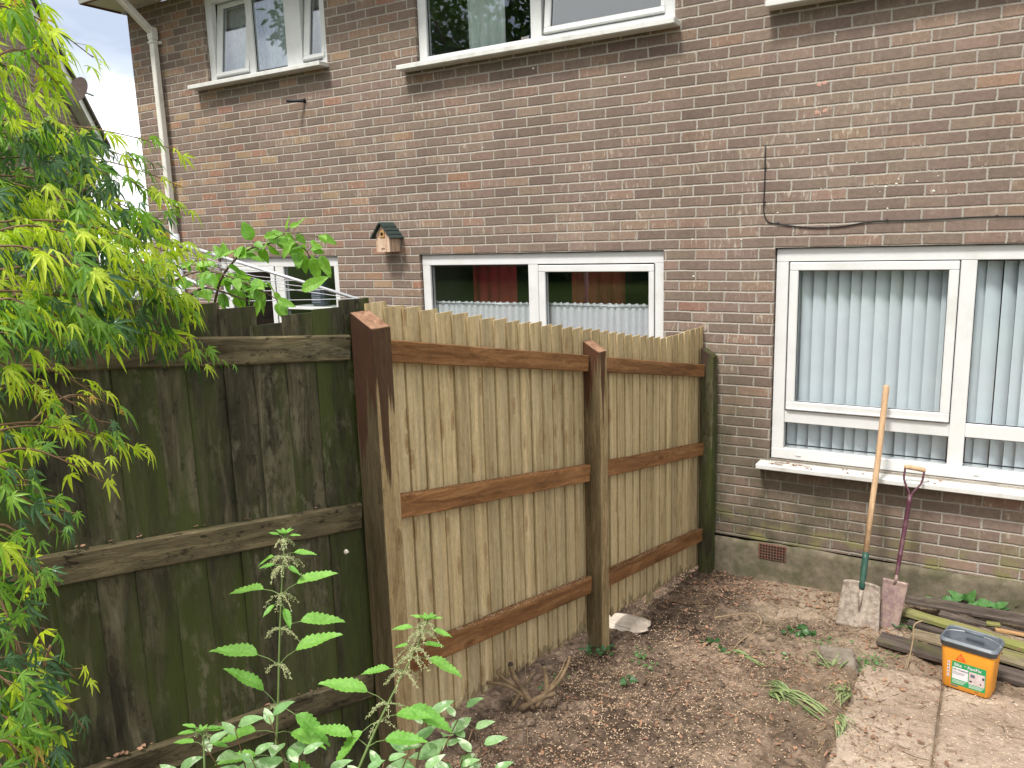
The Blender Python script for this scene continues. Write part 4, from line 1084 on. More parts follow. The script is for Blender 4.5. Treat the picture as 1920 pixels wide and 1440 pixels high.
# label: built on the sloping front face
slope = math.atan2(tp * .8 + .001, H - .05)
LB = Matrix.Translation((0, -(HD - .001), .006)) @ Matrix.Rotation(slope, 4, 'X')
def lab(x0, x1, z0, z1, m, d, name, par=tb):
    b = MB(); b.box(x0, x1, -d, -d + .0006, z0, z1, 0, 0, LB); return b.build(name, m, par)
X0, X1 = -HW + .050, HW - .022
Z0, Z1 = .022, .158
lb = lab(X0, X1, Z0, Z1, M['lab_green'], .0009, 'label')
xm = X0 + (X1 - X0) * .50
lab(X0 + .004, xm - .002, Z0 + .034, Z1 - .034, M['lab_white'], .0014, 'white_panel', lb)
lab(xm + .002, X1 - .004, Z0 + .028, Z1 - .036, M['lab_pink'], .0014, 'picture_panel', lb)
def text(s, x, z, size, m, par, d=.002, bold=0.0, name='lettering'):
    c = bpy.data.curves.new(name, 'FONT'); c.body = s; c.size = size; c.offset = bold; c.extrude = .0001
    o = bpy.data.objects.new('tmp', c); COL.objects.link(o); bpy.context.view_layer.update()
    me_ = bpy.data.meshes.new_from_object(o.evaluated_get(bpy.context.evaluated_depsgraph_get()))
    bpy.data.objects.remove(o); me_.materials.clear(); me_.materials.append(m); me_.name = name
    t = bpy.data.objects.new(name, me_); COL.objects.link(t)
    me_.transform(LB @ Matrix.Translation((x, -d, z)) @ Matrix.Rotation(math.pi / 2, 4, 'X'))
    t.parent = par; return t
text('Sika', X0 + .010, Z1 - .025, .0235, M['lab_white'], lb, bold=.0004)
text('®', X0 + .059, Z1 - .018, .012, M['lab_white'], lb)
text('FastFix', X0 + .074, Z1 - .025, .0235, M['lab_white'], lb, bold=.0004)
text('All Weather', X0 + .007, Z1 - .050, .0145, M['lab_ink'], lb, .0022, .0002)
text('Self-Compacting\nPaving Jointing', X0 + .007, Z1 - .064, .0085, M['lab_ink'], lb, .0022)
for k in range(3):
    lab(X0 + .006, xm - .010 - .006 * k, Z0 + .025 - .0075 * k, Z0 + .0272 - .0075 * k, M['lab_white'], .0015, 'small_print', lb)
    lab(xm + .004, X1 - .008 - .004 * k, Z0 + .021 - .0065 * k, Z0 + .023 - .0065 * k, M['lab_white'], .0015, 'small_print', lb)
lab(xm + .010, xm + .030, Z0 + .070, Z0 + .088, M['greyp'], .0019, 'picture_detail', lb)
lab(xm + .006, xm + .018, Z0 + .040, Z0 + .050, M['lab_ink'], .0019, 'picture_detail', lb)
lab(X1 - .026, X1 - .018, Z0 + .040, Z0 + .048, M['lab_ink'], .0019, 'picture_detail', lb)
lab(X1 - .016, X1 - .006, Z0 + .072, Z0 + .086, M['lab_ink'], .0019, 'picture_detail', lb)
for k in range(5): 
    q = lab(-HW + .028, -HW + .040, .058 + k * .0195, .071 + k * .0195, M['lab_white'], .001, 'pictogram')
    lab(-HW + .031, -HW + .037, .061 + k * .0195, .067 + k * .0195, M['lab_ink'], .0016, 'pictogram_mark', q)
lab(X0 - .001, X0 + .034, .008, .019, simple('stamp', (.20, .16, .12), .6), .001, 'stamp')
text('14kg', X1 - .050, .009, .010, M['lab_ink'], tb, .0012)
b = MB(); tx, tz, ts = X0 + .040, .166, .045
b.add([(tx - ts * .58, -.0010, tz), (tx + ts * .58, -.0010, tz), (tx, -.0010, tz + ts), (tx - ts * .58, -.0004, tz), (tx + ts * .58, -.0004, tz), (tx, -.0004, tz + ts)],
      [(0, 1, 2), (5, 4, 3), (0, 3, 4, 1), (1, 4, 5, 2), (2, 5, 3, 0)], 0, False, LB)
tri = b.build('triangle_logo', M['lab_red'], tb)
text('Sika', tx - .0135, tz + .006, .0135, M['orange'], tri, .0018, .0003)
b = MB()
for sg in (-1, 1):
    b.add([(tx + sg * .002, -.0018, tz + .019), (tx + sg * .011, -.0018, tz + .019), (tx + sg * .002, -.0018, tz + .033)], [(0, 1, 2)], 0, False, LB)
b.build('logo_mark', M['orange'], tri)

# ================================================================== pile of old planks
def plank(pl_, pr_, w, th, m, label, z=None, seed=0, chip=.004, mats2=None):
    """pl_, pr_ = (px,py,z) of the near left / near right top edge; w = depth away from camera"""
    a = on_z(*pl_); c = on_z(*pr_); d = (c - a); L = d.length; d.normalize()
    s_ = Vector((-d.y, d.x, 0)).normalized(); u_ = d.cross(s_) * 1.0
    o = MB(); n = 16; v = []; f = []
    for i in range(n + 1):
        x = L * i / n
        for (y, zz_) in ((.004, -th), (0, -th + .003), (0, -.003), (.004, 0), (w * .5, .001), (w - .004, 0), (w, -.003), (w, -th + .003), (w - .004, -th)):
            q = .0028 * noise.noise(Vector((x * 7, y * 20 + seed, seed)))
            e = (.012 * noise.noise(Vector((y * 25, seed, 1))) if i in (0, n) else 0)
            v.append((x + e, y + q * (1.4 if y < .01 or y > w - .01 else .5), zz_ + q))
    for i in range(n):
        for k in range(9): f.append((i * 9 + k, i * 9 + (k + 1) % 9, (i + 1) * 9 + (k + 1) % 9, (i + 1) * 9 + k))
    f.append(tuple(range(9))[::-1]); f.append(tuple(n * 9 + k for k in range(9)))
    o.add(v, f); ob = o.build('plank', m)
    place(ob, Matrix(((d.x, s_.x, u_.x, a.x), (d.y, s_.y, u_.y, a.y), (d.z, s_.z, u_.z, a.z), (0, 0, 0, 1))))
    tag(ob, label, 'plank', 'old planks piled by the wall'); return ob
plank((1698, 1127, 0.150), (2060, 1192, 0.135), .13, .022, M['plank_dark'], 'dark grey plank at the back of the pile against the plinth', seed=1)
plank((1690, 1146, 0.120), (2040, 1252, 0.130), .085, .030, M['plank_green'], 'long yellow green mossy plank running across the pile', seed=2)
plank((1760, 1150, 0.135), (2060, 1228, 0.150), .060, .020, M['plank_dark'], 'thin blackish plank lying just behind the long mossy one', seed=3)
plank((1706, 1192, 0.085), (1800, 1216, 0.090), .12, .020, M['plank_tan'], 'short grey tan plank end under the mossy one', seed=4)
plank((1781, 1204, 0.113), (2020, 1282, 0.115), .15, .022, M['plank_tan'], 'wide weathered plank strewn with dead leaves behind the tub', seed=5)
plank((1643, 1200, 0.115), (1960, 1292, 0.110), .135, .030, M['plank_dark'], 'wide dark purplish plank at the front of the pile by the spade', seed=6)
plank((1800, 1262, 0.090), (2040, 1296, 0.085), .03, .042, M['plank_green'], 'bright green plank edge at the front right behind the tub', seed=7)
plank((1850, 1168, 0.163), (1876, 1172, 0.165), .035, .018, M['plank_green'], 'tiny bright green block on the dark plank', seed=8)
plank((1868, 1180, 0.157), (2010, 1206, 0.163), .030, .018, M['plank_edge'], 'narrow freshly split orange plank near the right photo edge', seed=9)
plank((1700, 1168, 0.080), (1900, 1222, 0.085), .10, .020, M['plank_dark'], 'dark plank hidden in the gap beneath the mossy one', seed=10)

# lump of concrete at the slab corner
def rock(name, loc, r, m, seed, label, cat, sq=(1, 1, 1)):
    bm = bmesh.new(); bmesh.ops.create_icosphere(bm, subdivisions=4, radius=1)
    for v in bm.verts:
        c = v.co.copy(); n_ = .28 * noise.noise(c * 1.3 + Vector((seed, 0, 0))) + .12 * noise.noise(c * 4 + Vector((seed, 3, 0))) + .04 * noise.noise(c * 11)
        q = Vector((math.copysign(abs(c.x) ** .7, c.x), math.copysign(abs(c.y) ** .7, c.y), math.copysign(abs(c.z) ** .7, c.z)))
        v.co = Vector((q.x * r * sq[0], q.y * r * sq[1], q.z * r * sq[2])) * (1 + n_)
    me_ = bpy.data.meshes.new(name); bm.to_mesh(me_); bm.free(); me_.materials.append(m)
    for p_ in me_.polygons: p_.use_smooth = True
    o = bpy.data.objects.new(name, me_); COL.objects.link(o); o.location = loc
    return tag(o, label, cat)
P_ = on_ground(1575, 1248)
rock('concrete_lump', (P_.x - .015, P_.y + .03, P_.z + .018), .100, M['stone'], 3, 'rough grey brown lump of concrete at the corner of the slabs', 'stone', (1.05, .8, .55))
o = rock('broken_slab', (-.545, -1.33, .135), .13, simple('pale_render', (.50, .43, .36), .9, .2, 30, bump=.6, dirtcol=(.2, .14, .1), dirt=.2), 14, 'pale flat piece of concrete under the fence beside the middle post', 'concrete piece', (1.2, .8, .16))
P_ = on_ground(1688, 1358); rock('pebble', (P_.x, P_.y, P_.z + .006), .016, M['stone'], 8, 'small pale pebble on the middle slab', 'pebble', (1.1, .7, .6)).data.materials[0] = simple('pale_stone', (.55, .52, .48), .8)
P_ = on_ground(1918, 1390); o = rock('bark_piece', (P_.x, P_.y, P_.z + .008), .035, M['bark'], 5, 'reddish brown bark scrap at the right edge of the slabs', 'bark', (1.3, .5, .35))

# ================================================================== leaves library
def leaf_frame(pos, d, up):
    d = Vector(d).normalized(); up = Vector(up); s_ = d.cross(up)
    if s_.length < 1e-4: s_ = d.cross(Vector((1, 0, .2)))
    s_.normalize(); n_ = s_.cross(d).normalized()
    return Matrix(((s_.x, d.x, n_.x, pos[0]), (s_.y, d.y, n_.y, pos[1]), (s_.z, d.z, n_.z, pos[2]), (0, 0, 0, 1)))
def maple_leaf(mb, pos, d, up, size, mi, rnd, droop=.25):
    Mx = leaf_frame(pos, d, up); v = [(0, 0, 0)]; f = []
    n = rnd.choice((5, 5, 7)); spread = 105 if n == 7 else 78
    for k in range(n):
        t = k / (n - 1) * 2 - 1; a = R_(t * spread) + rnd.uniform(-.06, .06)
        L = size * (1 - .62 * abs(t) ** 1.7) * rnd.uniform(.9, 1.08); w = L * .080 + size * .021
        dx, dy = math.sin(a), math.cos(a); sx, sy = math.cos(a), -math.sin(a)
        fold = .35 * w
        def P(s_, o, z): return (dx * s_ * L + sx * o, dy * s_ * L + sy * o, z)
        dr = lambda s_: -droop * L * s_ * s_
        b = len(v)
        v += [P(.30, -w * .85, dr(.3) + fold), P(.30, 0, dr(.3)), P(.30, w * .85, dr(.3) + fold),
              P(.60, -w * .80, dr(.6) + fold), P(.60, 0, dr(.6)), P(.60, w * .80, dr(.6) + fold),
              P(1.0, 0, dr(1.0))]
        f += [(0, b, b + 1), (0, b + 1, b + 2), (b, b + 3, b + 4, b + 1), (b + 1, b + 4, b + 5, b + 2), (b + 3, b + 6, b + 4), (b + 4, b + 6, b + 5)]
    hang = rnd.uniform(.02, .42); wv = []
    for q_ in v:
        rr_ = math.hypot(q_[0], q_[1]) / size; wq = Mx @ Vector(q_)
        wq.z -= hang * size * rr_ ** 1.8; wv.append(wq)
    mb.add(wv, f, mi)
def oval_leaf(mb, pos, d, up, L, W, mi, rnd, serr=0, droop=.15, fold=.25, n=6, tip=1.6):
    Mx = leaf_frame(pos, d, up); v = []; f = []
    st = n * (2 if serr else 1)
    for i in range(st + 1):
        t = i / st; prof = math.sin(math.pi * min(1, t ** .72 * 1.0)) ** .85 if t < 1 else 0
        w = W * .5 * max(prof, .0)
        if serr: w *= (1.0 if i % 2 else .80); yo = (.012 * L if i % 2 else -.008 * L)
        else: yo = 0
        z = -droop * L * t * t + .02 * L * math.sin(t * 9)
        wv = .03 * L * noise.noise(Vector((t * 4, pos[0] * 30, pos[2] * 30)))
        v += [(-w, L * t + yo, z + fold * w + wv), (0, L * t, z), (w, L * t + yo, z + fold * w - wv)]
    for i in range(st):
        a = i * 3; f += [(a, a + 3, a + 4, a + 1), (a + 1, a + 4, a + 5, a + 2)]
    mb.add(v, f, mi, False, Mx)
def strap_leaf(mb, pts, w, mi):
    v = []; f = []; n = len(pts)
    for i, p in enumerate(pts):
        t = (Vector(pts[min(i + 1, n - 1)]) - Vector(pts[max(i - 1, 0)])).normalized(); s_ = t.cross(Vector((0, 0, 1)))
        s_ = s_.normalized() if s_.length > 1e-3 else Vector((1, 0, 0)); ww = w * (1 - (i / (n - 1)) ** 3) * (.6 + .4 * min(1, i / 2))
        v += [Vector(p) - s_ * ww, Vector(p) + Vector((0, 0, -.3 * ww)), Vector(p) + s_ * ww]
    for i in range(n - 1):
        a = i * 3; f += [(a, a + 1, a + 4, a + 3), (a + 1, a + 2, a + 5, a + 4)]
    mb.add(v, f, mi)

# ================================================================== Japanese maple (left)
rnd = random.Random(21)
mt = empty('maple_tree', (-.62, -5.05, .75)); tag(mt, 'Japanese maple with drooping lime green leaves in front of the old fence', 'tree')
trunk_top = Vector((-.72, -5.0, 1.9))
b = MB(); b.tube(smooth([Vector((-.62, -5.05, .70)), Vector((-.60, -5.03, 1.2)), Vector((-.66, -5.0, 1.6)), trunk_top], 4), [.045 - .0012 * i for i in range(13)], 10)
tr = b.build('trunk', M['bark'])
br = MB(); lf = MB()
MATS = [M['maple_y'], M['maple_g'], M['maple_d'], M['maple_o']]
SUNV = Vector((.1, -.3, 1))
def leafd(base, out, rnd, dr=.5):
    d = (Vector(out) + Vector((rnd.uniform(-.5, .5), rnd.uniform(-.5, .5), rnd.uniform(-.5, .1)))).normalized()
    d.z -= dr * rnd.uniform(.4, 1.0); return d.normalized()
def spray(p0, p1, d0, d1, n, size=.062, tone=(.45, .4, .13, .02), sag=.04, sub=True, w0=.0022):
    """a branch seen running from pixel p0 to p1 with depths d0,d1 - leaves along it in opposite pairs"""
    a = at(*p0, d0); c = at(*p1, d1); mid = (a + c) / 2 + Vector((rnd.uniform(-.03, .03), rnd.uniform(-.03, .03), sag + rnd.uniform(0, .03)))
    pts = smooth([a, a.lerp(mid, .55) + Vector((0, 0, .01)), mid, mid.lerp(c, .55) + Vector((0, 0, .008)), c], 4)
    br.tube(pts, [w0 * (1 - .75 * i / (len(pts) - 1)) + .0006 for i in range(len(pts))], 5, 0)
    out = (c - a).normalized()
    for i in range(n):
        t = .12 + .88 * (i + rnd.uniform(0, .5)) / n; t = min(t, 1); k = min(int(t * (len(pts) - 1)), len(pts) - 2)
        p = pts[k].lerp(pts[k + 1], t * (len(pts) - 1) - k)
        sd_ = out.cross(Vector((0, 0, 1))).normalized() * (1 if i % 2 else -1)
        po = (out * rnd.uniform(.3, 1.0) + sd_ * rnd.uniform(.2, 1.0) + Vector((0, 0, rnd.uniform(-.3, .35)))).normalized()
        pl_ = rnd.uniform(.012, .045); q = p + po * pl_
        br.tube([p, q], [.0008, .0006], 3, 0, False)
        r = rnd.random(); acc = 0; mi = 1
        tn = list(tone)
        if t > .8: tn[0] += .3; tn[3] += .04
        s_ = sum(tn)
        for j, w in enumerate(tn):
            acc += w / s_
            if r < acc: mi = j; break
        ps = size * rnd.uniform(.6, 1.2) * (.75 if t > .92 else 1) * (.7 if mi == 3 else 1)
        maple_leaf(lf, q, leafd(q, out * 1.5 + po * .5, rnd, .32), (Vector((rnd.uniform(-.7, .7), rnd.uniform(-.7, .7), 1)) + (CAM - q).normalized() * rnd.uniform(0, .6)).normalized(), ps, mi, rnd, rnd.uniform(.25, .75))
        if sub and rnd.random() < .5:
            q2 = q + Vector((rnd.uniform(-.03, .03), rnd.uniform(-.03, .03), rnd.uniform(-.04, .01)))
            maple_leaf(lf, q2, leafd(q2, out * .5 + sd_, rnd, .9), SUNV + Vector((rnd.uniform(-.8, .8), rnd.uniform(-.8, .8), 0)), ps * .8, mi, rnd, .3)
YL = (.75, .3, .03, .05); GR = (.3, .5, .2, .0); DK = (.05, .35, .6, 0); LG = (.1, .6, .3, 0)
for (p0, p1, d0, d1, n, tone) in [
    ((-120, -90), (85, 45), 1.5, 1.75, 9, YL), ((-120, -20), (40, 15), 1.4, 1.6, 5, YL), ((-130, 40), (108, 112), 1.5, 1.7, 11, YL), ((-100, 30), (175, 108), 1.6, 1.8, 9, YL),
    ((-130, 130), (95, 190), 1.55, 1.75, 14, YL), ((-130, 170), (120, 250), 1.6, 1.9, 18, YL), ((-120, 230), (140, 300), 1.8, 2.0, 18, GR), ((-60, 150), (110, 160), 1.5, 1.7, 12, YL),
    ((-120, 250), (200, 285), 1.9, 2.2, 18, DK), ((-90, 270), (268, 305), 2.0, 2.35, 18, DK), ((0, 250), (338, 285), 2.0, 2.4, 11, (.7, .25, .1, .05)),
    ((-60, 300), (336, 392), 1.9, 2.3, 22, GR), ((0, 330), (340, 350), 2.1, 2.4, 9, YL), ((-100, 330), (300, 420), 1.9, 2.2, 22, DK), ((-120, 360), (180, 400), 1.6, 1.8, 20, GR),
    ((-120, 380), (240, 440), 1.7, 1.9, 22, YL), ((-100, 400), (350, 470), 1.7, 2.2, 26, YL), ((-100, 430), (330, 480), 1.6, 1.9, 26, YL), ((-110, 470), (290, 500), 1.5, 1.75, 24, YL),
    ((-110, 480), (200, 540), 1.45, 1.6, 20, GR), ((-100, 520), (345, 560), 1.6, 1.95, 26, YL), ((-80, 540), (362, 590), 1.7, 2.0, 26, YL), ((-60, 560), (358, 640), 1.7, 2.05, 24, GR),
    ((-60, 585), (405, 672), 1.7, 2.1, 20, GR), ((60, 590), (385, 690), 1.8, 2.15, 12, (.3, .3, .5, 0)), ((-100, 560), (190, 625), 1.5, 1.7, 22, GR), ((-90, 600), (120, 650), 1.4, 1.55, 14, GR),
    ((-110, 640), (70, 690), 1.35, 1.5, 11, GR), ((-100, 690), (60, 720), 1.35, 1.5, 8, GR), ((-100, 735), (182, 742), 1.4, 1.65, 8, YL), ((-100, 720), (100, 800), 1.4, 1.6, 10, YL),
    ((60, 790), (232, 772), 1.6, 1.75, 5, (.5, .2, 0, .7)), ((-100, 760), (200, 800), 1.4, 1.65, 8, YL), ((-110, 820), (285, 855), 1.4, 1.75, 17, GR), ((-100, 850), (210, 830), 1.4, 1.65, 9, GR),
    ((-100, 890), (195, 905), 1.35, 1.55, 9, YL), ((-110, 900), (110, 960), 1.3, 1.45, 12, GR), ((-110, 950), (100, 1000), 1.3, 1.45, 12, GR), ((-110, 1020), (70, 1080), 1.2, 1.3, 11, (.5, .4, .1, 0)),
    ((-60, 1000), (60, 1110), 1.25, 1.35, 10, LG), ((-20, 1060), (98, 1240), 1.25, 1.4, 7, LG), ((95, 1210), (108, 1440), 1.4, 1.45, 12, GR), ((-40, 1080), (60, 1280), 1.2, 1.25, 8, LG),
    ((60, 1240), (140, 1270), 1.38, 1.45, 6, GR), ((90, 1330), (160, 1370), 1.4, 1.45, 5, GR), ((-90, 1180), (50, 1240), 1.1, 1.2, 12, LG), ((-100, 1270), (60, 1330), 1.05, 1.1, 14, LG),
    ((-100, 1350), (90, 1400), 1.05, 1.1, 16, GR), ((-80, 1400), (120, 1460), 1.0, 1.1, 14, LG), ((-60, 1440), (60, 1490), 1.0, 1.05, 8, GR)]:
    spray(p0, p1, d0, d1, n, tone=tone, size=(.048 if p0[1] > 630 else .060) if d0 < 1.8 else .064)
# deeper foliage filling the crown
def edge_x(y):
    ks = [(-60, 70), (0, 95), (60, 95), (110, 110), (180, 125), (240, 165), (300, 195), (360, 235), (420, 290), (470, 330), (520, 330), (600, 330), (640, 260), (660, 40)]
    for (y0, x0), (y1, x1) in zip(ks, ks[1:]):
        if y0 <= y <= y1: return x0 + (x1 - x0) * (y - y0) / (y1 - y0)
    return 0
cnt = 0
while cnt < 470:
    py = rnd.uniform(-60, 655); ex = edge_x(py); px = rnd.uniform(-120, ex)
    if py < 240 and px > ex - 40 and rnd.random() < .75: continue
    if py < 235 and rnd.random() < .85: continue
    d_ = rnd.uniform(1.75, 2.45); p = at(px, py, d_)
    q = p + Vector((rnd.uniform(-.05, .05), rnd.uniform(-.05, .05), .03)); br.tube([q, p], .0007, 3, 0, False)
    mi = 2 if rnd.random() < .62 else (1 if rnd.random() < .8 else 0)
    if py < 220: mi = 1 if rnd.random() < .5 else 0
    out = Vector((.4, .5, -.2)) + Vector((rnd.uniform(-1, 1), rnd.uniform(-1, 1), 0))
    maple_leaf(lf, p, leafd(p, out, rnd, .9), SUNV + Vector((rnd.uniform(-1, 1), rnd.uniform(-1, 1), 0)), rnd.uniform(.045, .072), mi, rnd, .5); cnt += 1
for (px, py, d) in ((-120, 0, 1.6), (-130, 200, 1.7), (-120, 400, 1.7), (-110, 600, 1.6), (-110, 900, 1.35), (-110, 1300, 1.1), (-60, 300, 2.0)):
    q = at(px, py, d); br.tube(smooth([trunk_top, trunk_top.lerp(q, .5) + Vector((0, 0, .08)), q], 4), [.012, .011, .010, .009, .008, .007, .006, .005, .003], 6)
bro = br.build('branches', M['stemr']); lfo = lf.build('leaves', MATS, fixn=False)
for o in (tr, bro, lfo):
    o.parent = mt; o.matrix_parent_inverse = Matrix.Translation(-Vector(mt.location))

# ================================================================== apple branch beyond the old fence
rnd = random.Random(5)
apd = 3.35
apt = empty('apple_tree', (-1.85, -3.3, .45)); tag(apt, 'young apple tree arching fresh green leaves above the old fence', 'tree')
b = MB(); l = MB()
def limb(pts, w0, w1, n, size, W=.55, sub=1.0):
    P3 = smooth([at(*q) for q in pts], 5)
    b.tube(P3, [w0 + (w1 - w0) * i / (len(P3) - 1) for i in range(len(P3))], 6)
    for i in range(n):
        t = (i + rnd.random()) / n; k = min(int(t * (len(P3) - 1)), len(P3) - 2); p = P3[k]
        ax = (P3[k + 1] - P3[k]).normalized()
        side = Vector((rnd.uniform(-1, 1), rnd.uniform(-1, 1), rnd.uniform(-.6, .9))); po = (ax * .4 + side).normalized()
        q = p + po * rnd.uniform(.015, .05); b.tube([p, q], .0011, 3, 0, False)
        d = (po + Vector((0, 0, rnd.uniform(-1.2, .1)))).normalized(); L = size * rnd.uniform(.6, 1.15)
        oval_leaf(l, q, d, Vector((rnd.uniform(-1, 1), rnd.uniform(-1, .2), 1)) + (CAM - q).normalized() * .8, L, L * W * rnd.uniform(.85, 1.2), 0, rnd, 0, rnd.uniform(.1, .4), .3, 6)
limb([(398, 590, 3.4), (412, 530, 3.35), (432, 497, 3.3), (462, 470, 3.25), (505, 456, 3.2), (545, 456, 3.2), (572, 468, 3.2), (583, 488, 3.2)], .006, .002, 46, .075)
limb([(500, 458, 3.2), (530, 440, 3.15), (560, 438, 3.15), (600, 447, 3.1)], .002, .001, 18, .065)
limb([(300, 545, 3.2), (350, 515, 3.2), (400, 510, 3.2), (450, 527, 3.2), (490, 545, 3.2), (520, 562, 3.2)], .005, .002, 34, .072)
limb([(430, 515, 3.3), (460, 525, 3.3), (500, 550, 3.25)], .002, .001, 14, .07)
limb([(350, 560, 3.4), (380, 540, 3.35), (420, 548, 3.3), (470, 566, 3.3)], .006, .003, 16, .065)
limb([(260, 480, 3.3), (310, 500, 3.3), (370, 488, 3.3), (395, 500, 3.3)], .003, .001, 14, .055)
for (px, py, dx, dz, L) in ((590, 545, 1.0, .3, .13), (585, 480, .1, -1, .11), (600, 478, .5, -.9, .10), (568, 474, -.2, -1, .09), (545, 562, .8, -.2, .08)):
    p = at(px - 25 * (dx > .7), py, 3.15); oval_leaf(l, p, Vector((.6 * dx, .2, dz)), Vector((.8, -1, .7)), L, L * .42, 0, rnd, 0, .1, .25, 7)
b.tube(smooth([Vector((-1.85, -3.3, .4)), Vector((-1.83, -3.2, 1.2)), at(345, 620, 3.5), at(370, 575, 3.45), at(398, 590, 3.4)], 4), .013, 8)
b.tube(smooth([at(345, 620, 3.5), at(320, 580, 3.3), at(300, 545, 3.2)], 4), .007, 6)
b.tube(smooth([at(345, 620, 3.5), at(290, 540, 3.3), at(260, 480, 3.3)], 4), .007, 6)
for o in (b.build('branches', M['bark']), l.build('leaves', M['apple'], fixn=False)):
    o.parent = apt; o.matrix_parent_inverse = Matrix.Translation(-Vector(apt.location))

# rotary airer in the neighbouring plot
ar = empty('rotary_airer', (-2.9, -1.9, 0)); tag(ar, 'grey metal rotary clothes airer half hidden behind the apple leaves', 'clothes airer')
hub = at(330, 455, 4.6); b = MB()
b.tube([Vector((hub.x, hub.y, 0.1)), hub + Vector((0, 0, .05))], .022, 10); mast = b.build('mast', M['airer'])
ends = [at(688, 566, 4.3), at(250, 560, 3.9), at(180, 430, 5.4), at(445, 520, 5.6)]
parts_ = [mast]
start = [at(405, 490, 4.45), hub, hub, hub]
for e, s0 in zip(ends, [hub] * 4):
    b = MB(); b.tube([s0 + Vector((0, 0, .0)), e], .0095, 8); parts_.append(b.build('arm', M['airer']))
b = MB(); b.tube([at(300, 500, 4.4), at(430, 560, 4.4)], .010, 8); b.tube([at(256, 506, 4.3), at(236, 545, 4.3)], .012, 8); parts_.append(b.build('strut', M['airer']))
b = MB()
for t in (.35, .5, .65, .8, .95):
    q = [hub.lerp(e, t) for e in ends]
    for i, j in ((0, 3), (3, 2), (2, 1), (1, 0)):
        m_ = q[i].lerp(q[j], .5) - Vector((0, 0, .02)); b.tube([q[i], m_, q[j]], .0022, 4, 0, False)
parts_.append(b.build('washing_line', M['airer']))
for o in parts_: o.parent = ar; o.matrix_parent_inverse = Matrix.Translation(-Vector(ar.location))

# ================================================================== nettles and shrub in the foreground
def nettle(path, nodes, label, seed, size=.085, pairs=None, flow=(0, 99)):
    r = random.Random(seed); P3 = smooth([at(*q) for q in path], 6)
    base = P3[0].copy(); root = empty('nettle', base); tag(root, label, 'nettle', 'stinging nettles in the foreground')
    st = MB(); lv = MB(); fl = MB()
    st.tube(P3, [.0036 - .0024 * i / (len(P3) - 1) for i in range(len(P3))], 7)
    right = CAM_M @ Vector((1, 0, 0)); fwd = CAM_M @ Vector((0, 0, -1)); upv = Vector((0, 0, 1))
    for (t, l1, l2, s_, fw_) in nodes:
        k = min(int(t * (len(P3) - 1)), len(P3) - 1); p = P3[k]
        for (sg, spec) in ((-1, l1), (1, l2)):
            if spec is None: continue
            ang, ll, dep = spec
            d = (right * sg * math.cos(R_(ang)) + upv * math.sin(R_(ang)) + fwd * dep).normalized()
            q = p + d * ll * .42 * size / .085 + upv * .006
            st.tube([p, p.lerp(q, .5) + upv * .004, q], [.0013, .0011, .001], 5, 0, False)
            L = size * ll / .1
            oval_leaf(lv, q, (d - upv * .12).normalized(), upv * 1.0 + (CAM - q).normalized() * .40 + fwd * .1 + right * r.uniform(-.3, .3), L * 1.05, L * .45, 0, r, 1, .25, .28, 9)
        if fw_:
            for q_ in range(fw_):
                a = r.uniform(0, 6.28); L = r.uniform(.025, .05) * s_
                d = (right * math.cos(a) + fwd * math.sin(a)).normalized()
                pts = [p + d * L * u + upv * (L * (.35 * u - .95 * u * u)) for u in np.linspace(0, 1, 7)]
                fl.tube(pts, .0006, 3, 0, False)
                for pp in pts[1:]:
                    for _ in range(4):
                        c = pp + Vector((r.uniform(-.0035, .0035), r.uniform(-.0035, .0035), r.uniform(-.0035, .0035))); e = .0016
                        fl.add([c + Vector((e, 0, 0)), c + Vector((-e, 0, 0)), c + Vector((0, e, 0)), c + Vector((0, -e, 0)), c + Vector((0, 0, e)), c + Vector((0, 0, -e))],
                               [(0, 2, 4), (2, 1, 4), (1, 3, 4), (3, 0, 4), (2, 0, 5), (1, 2, 5), (3, 1, 5), (0, 3, 5)])
    tip = P3[-1]
    for a in range(6):
        d = (right * math.cos(a * 1.05) + fwd * math.sin(a * 1.05) + upv * .8).normalized(); oval_leaf(lv, tip, d, upv + fwd * -.3, size * .28, size * .13, 0, r, 1, .2, .3, 6)
    for o in (st.build('stem', M['stem']), lv.build('leaves', M['nettle'], fixn=False), fl.build('flowers', M['tassel'])):
        o.parent = root; o.matrix_parent_inverse = Matrix.Translation(-base)
nettle([(500, 1700, 1.85), (510, 1500, 1.85), (520, 1350, 1.85), (524, 1200, 1.85), (528, 1100, 1.86), (534, 1002, 1.86)],
       [(.10, (20, .10, -.3), (10, .10, .2), 1, 0), (.22, (5, .09, -.2), (20, .10, -.3), 1, 0),
        (.30, (15, .10, -.4), (-10, .11, -.5), 1, 0), (.375, (-4, .12, .1), (8, .11, -.5), 1, 0), (.44, (52, .115, -.1), (-25, .12, -.3), 1, 2),
        (.555, (22, .125, .0), (36, .125, .0), 1, 5), (.66, None, (12, .115, .3), 1, 8), (.735, (-30, .04, -.9), (-50, .055, -.9), .8, 0), (.775, (8, .105, .2), (30, .105, .1), .9, 9),
        (.875, (10, .04, -.5), (-10, .04, -.5), 1, 9), (.93, (-14, .06, .2), (12, .06, 0), 1, 9), (.975, (30, .03, 0), (20, .03, 0), .6, 8)],
       'tall flowering nettle rising in front of the old fence', 4)
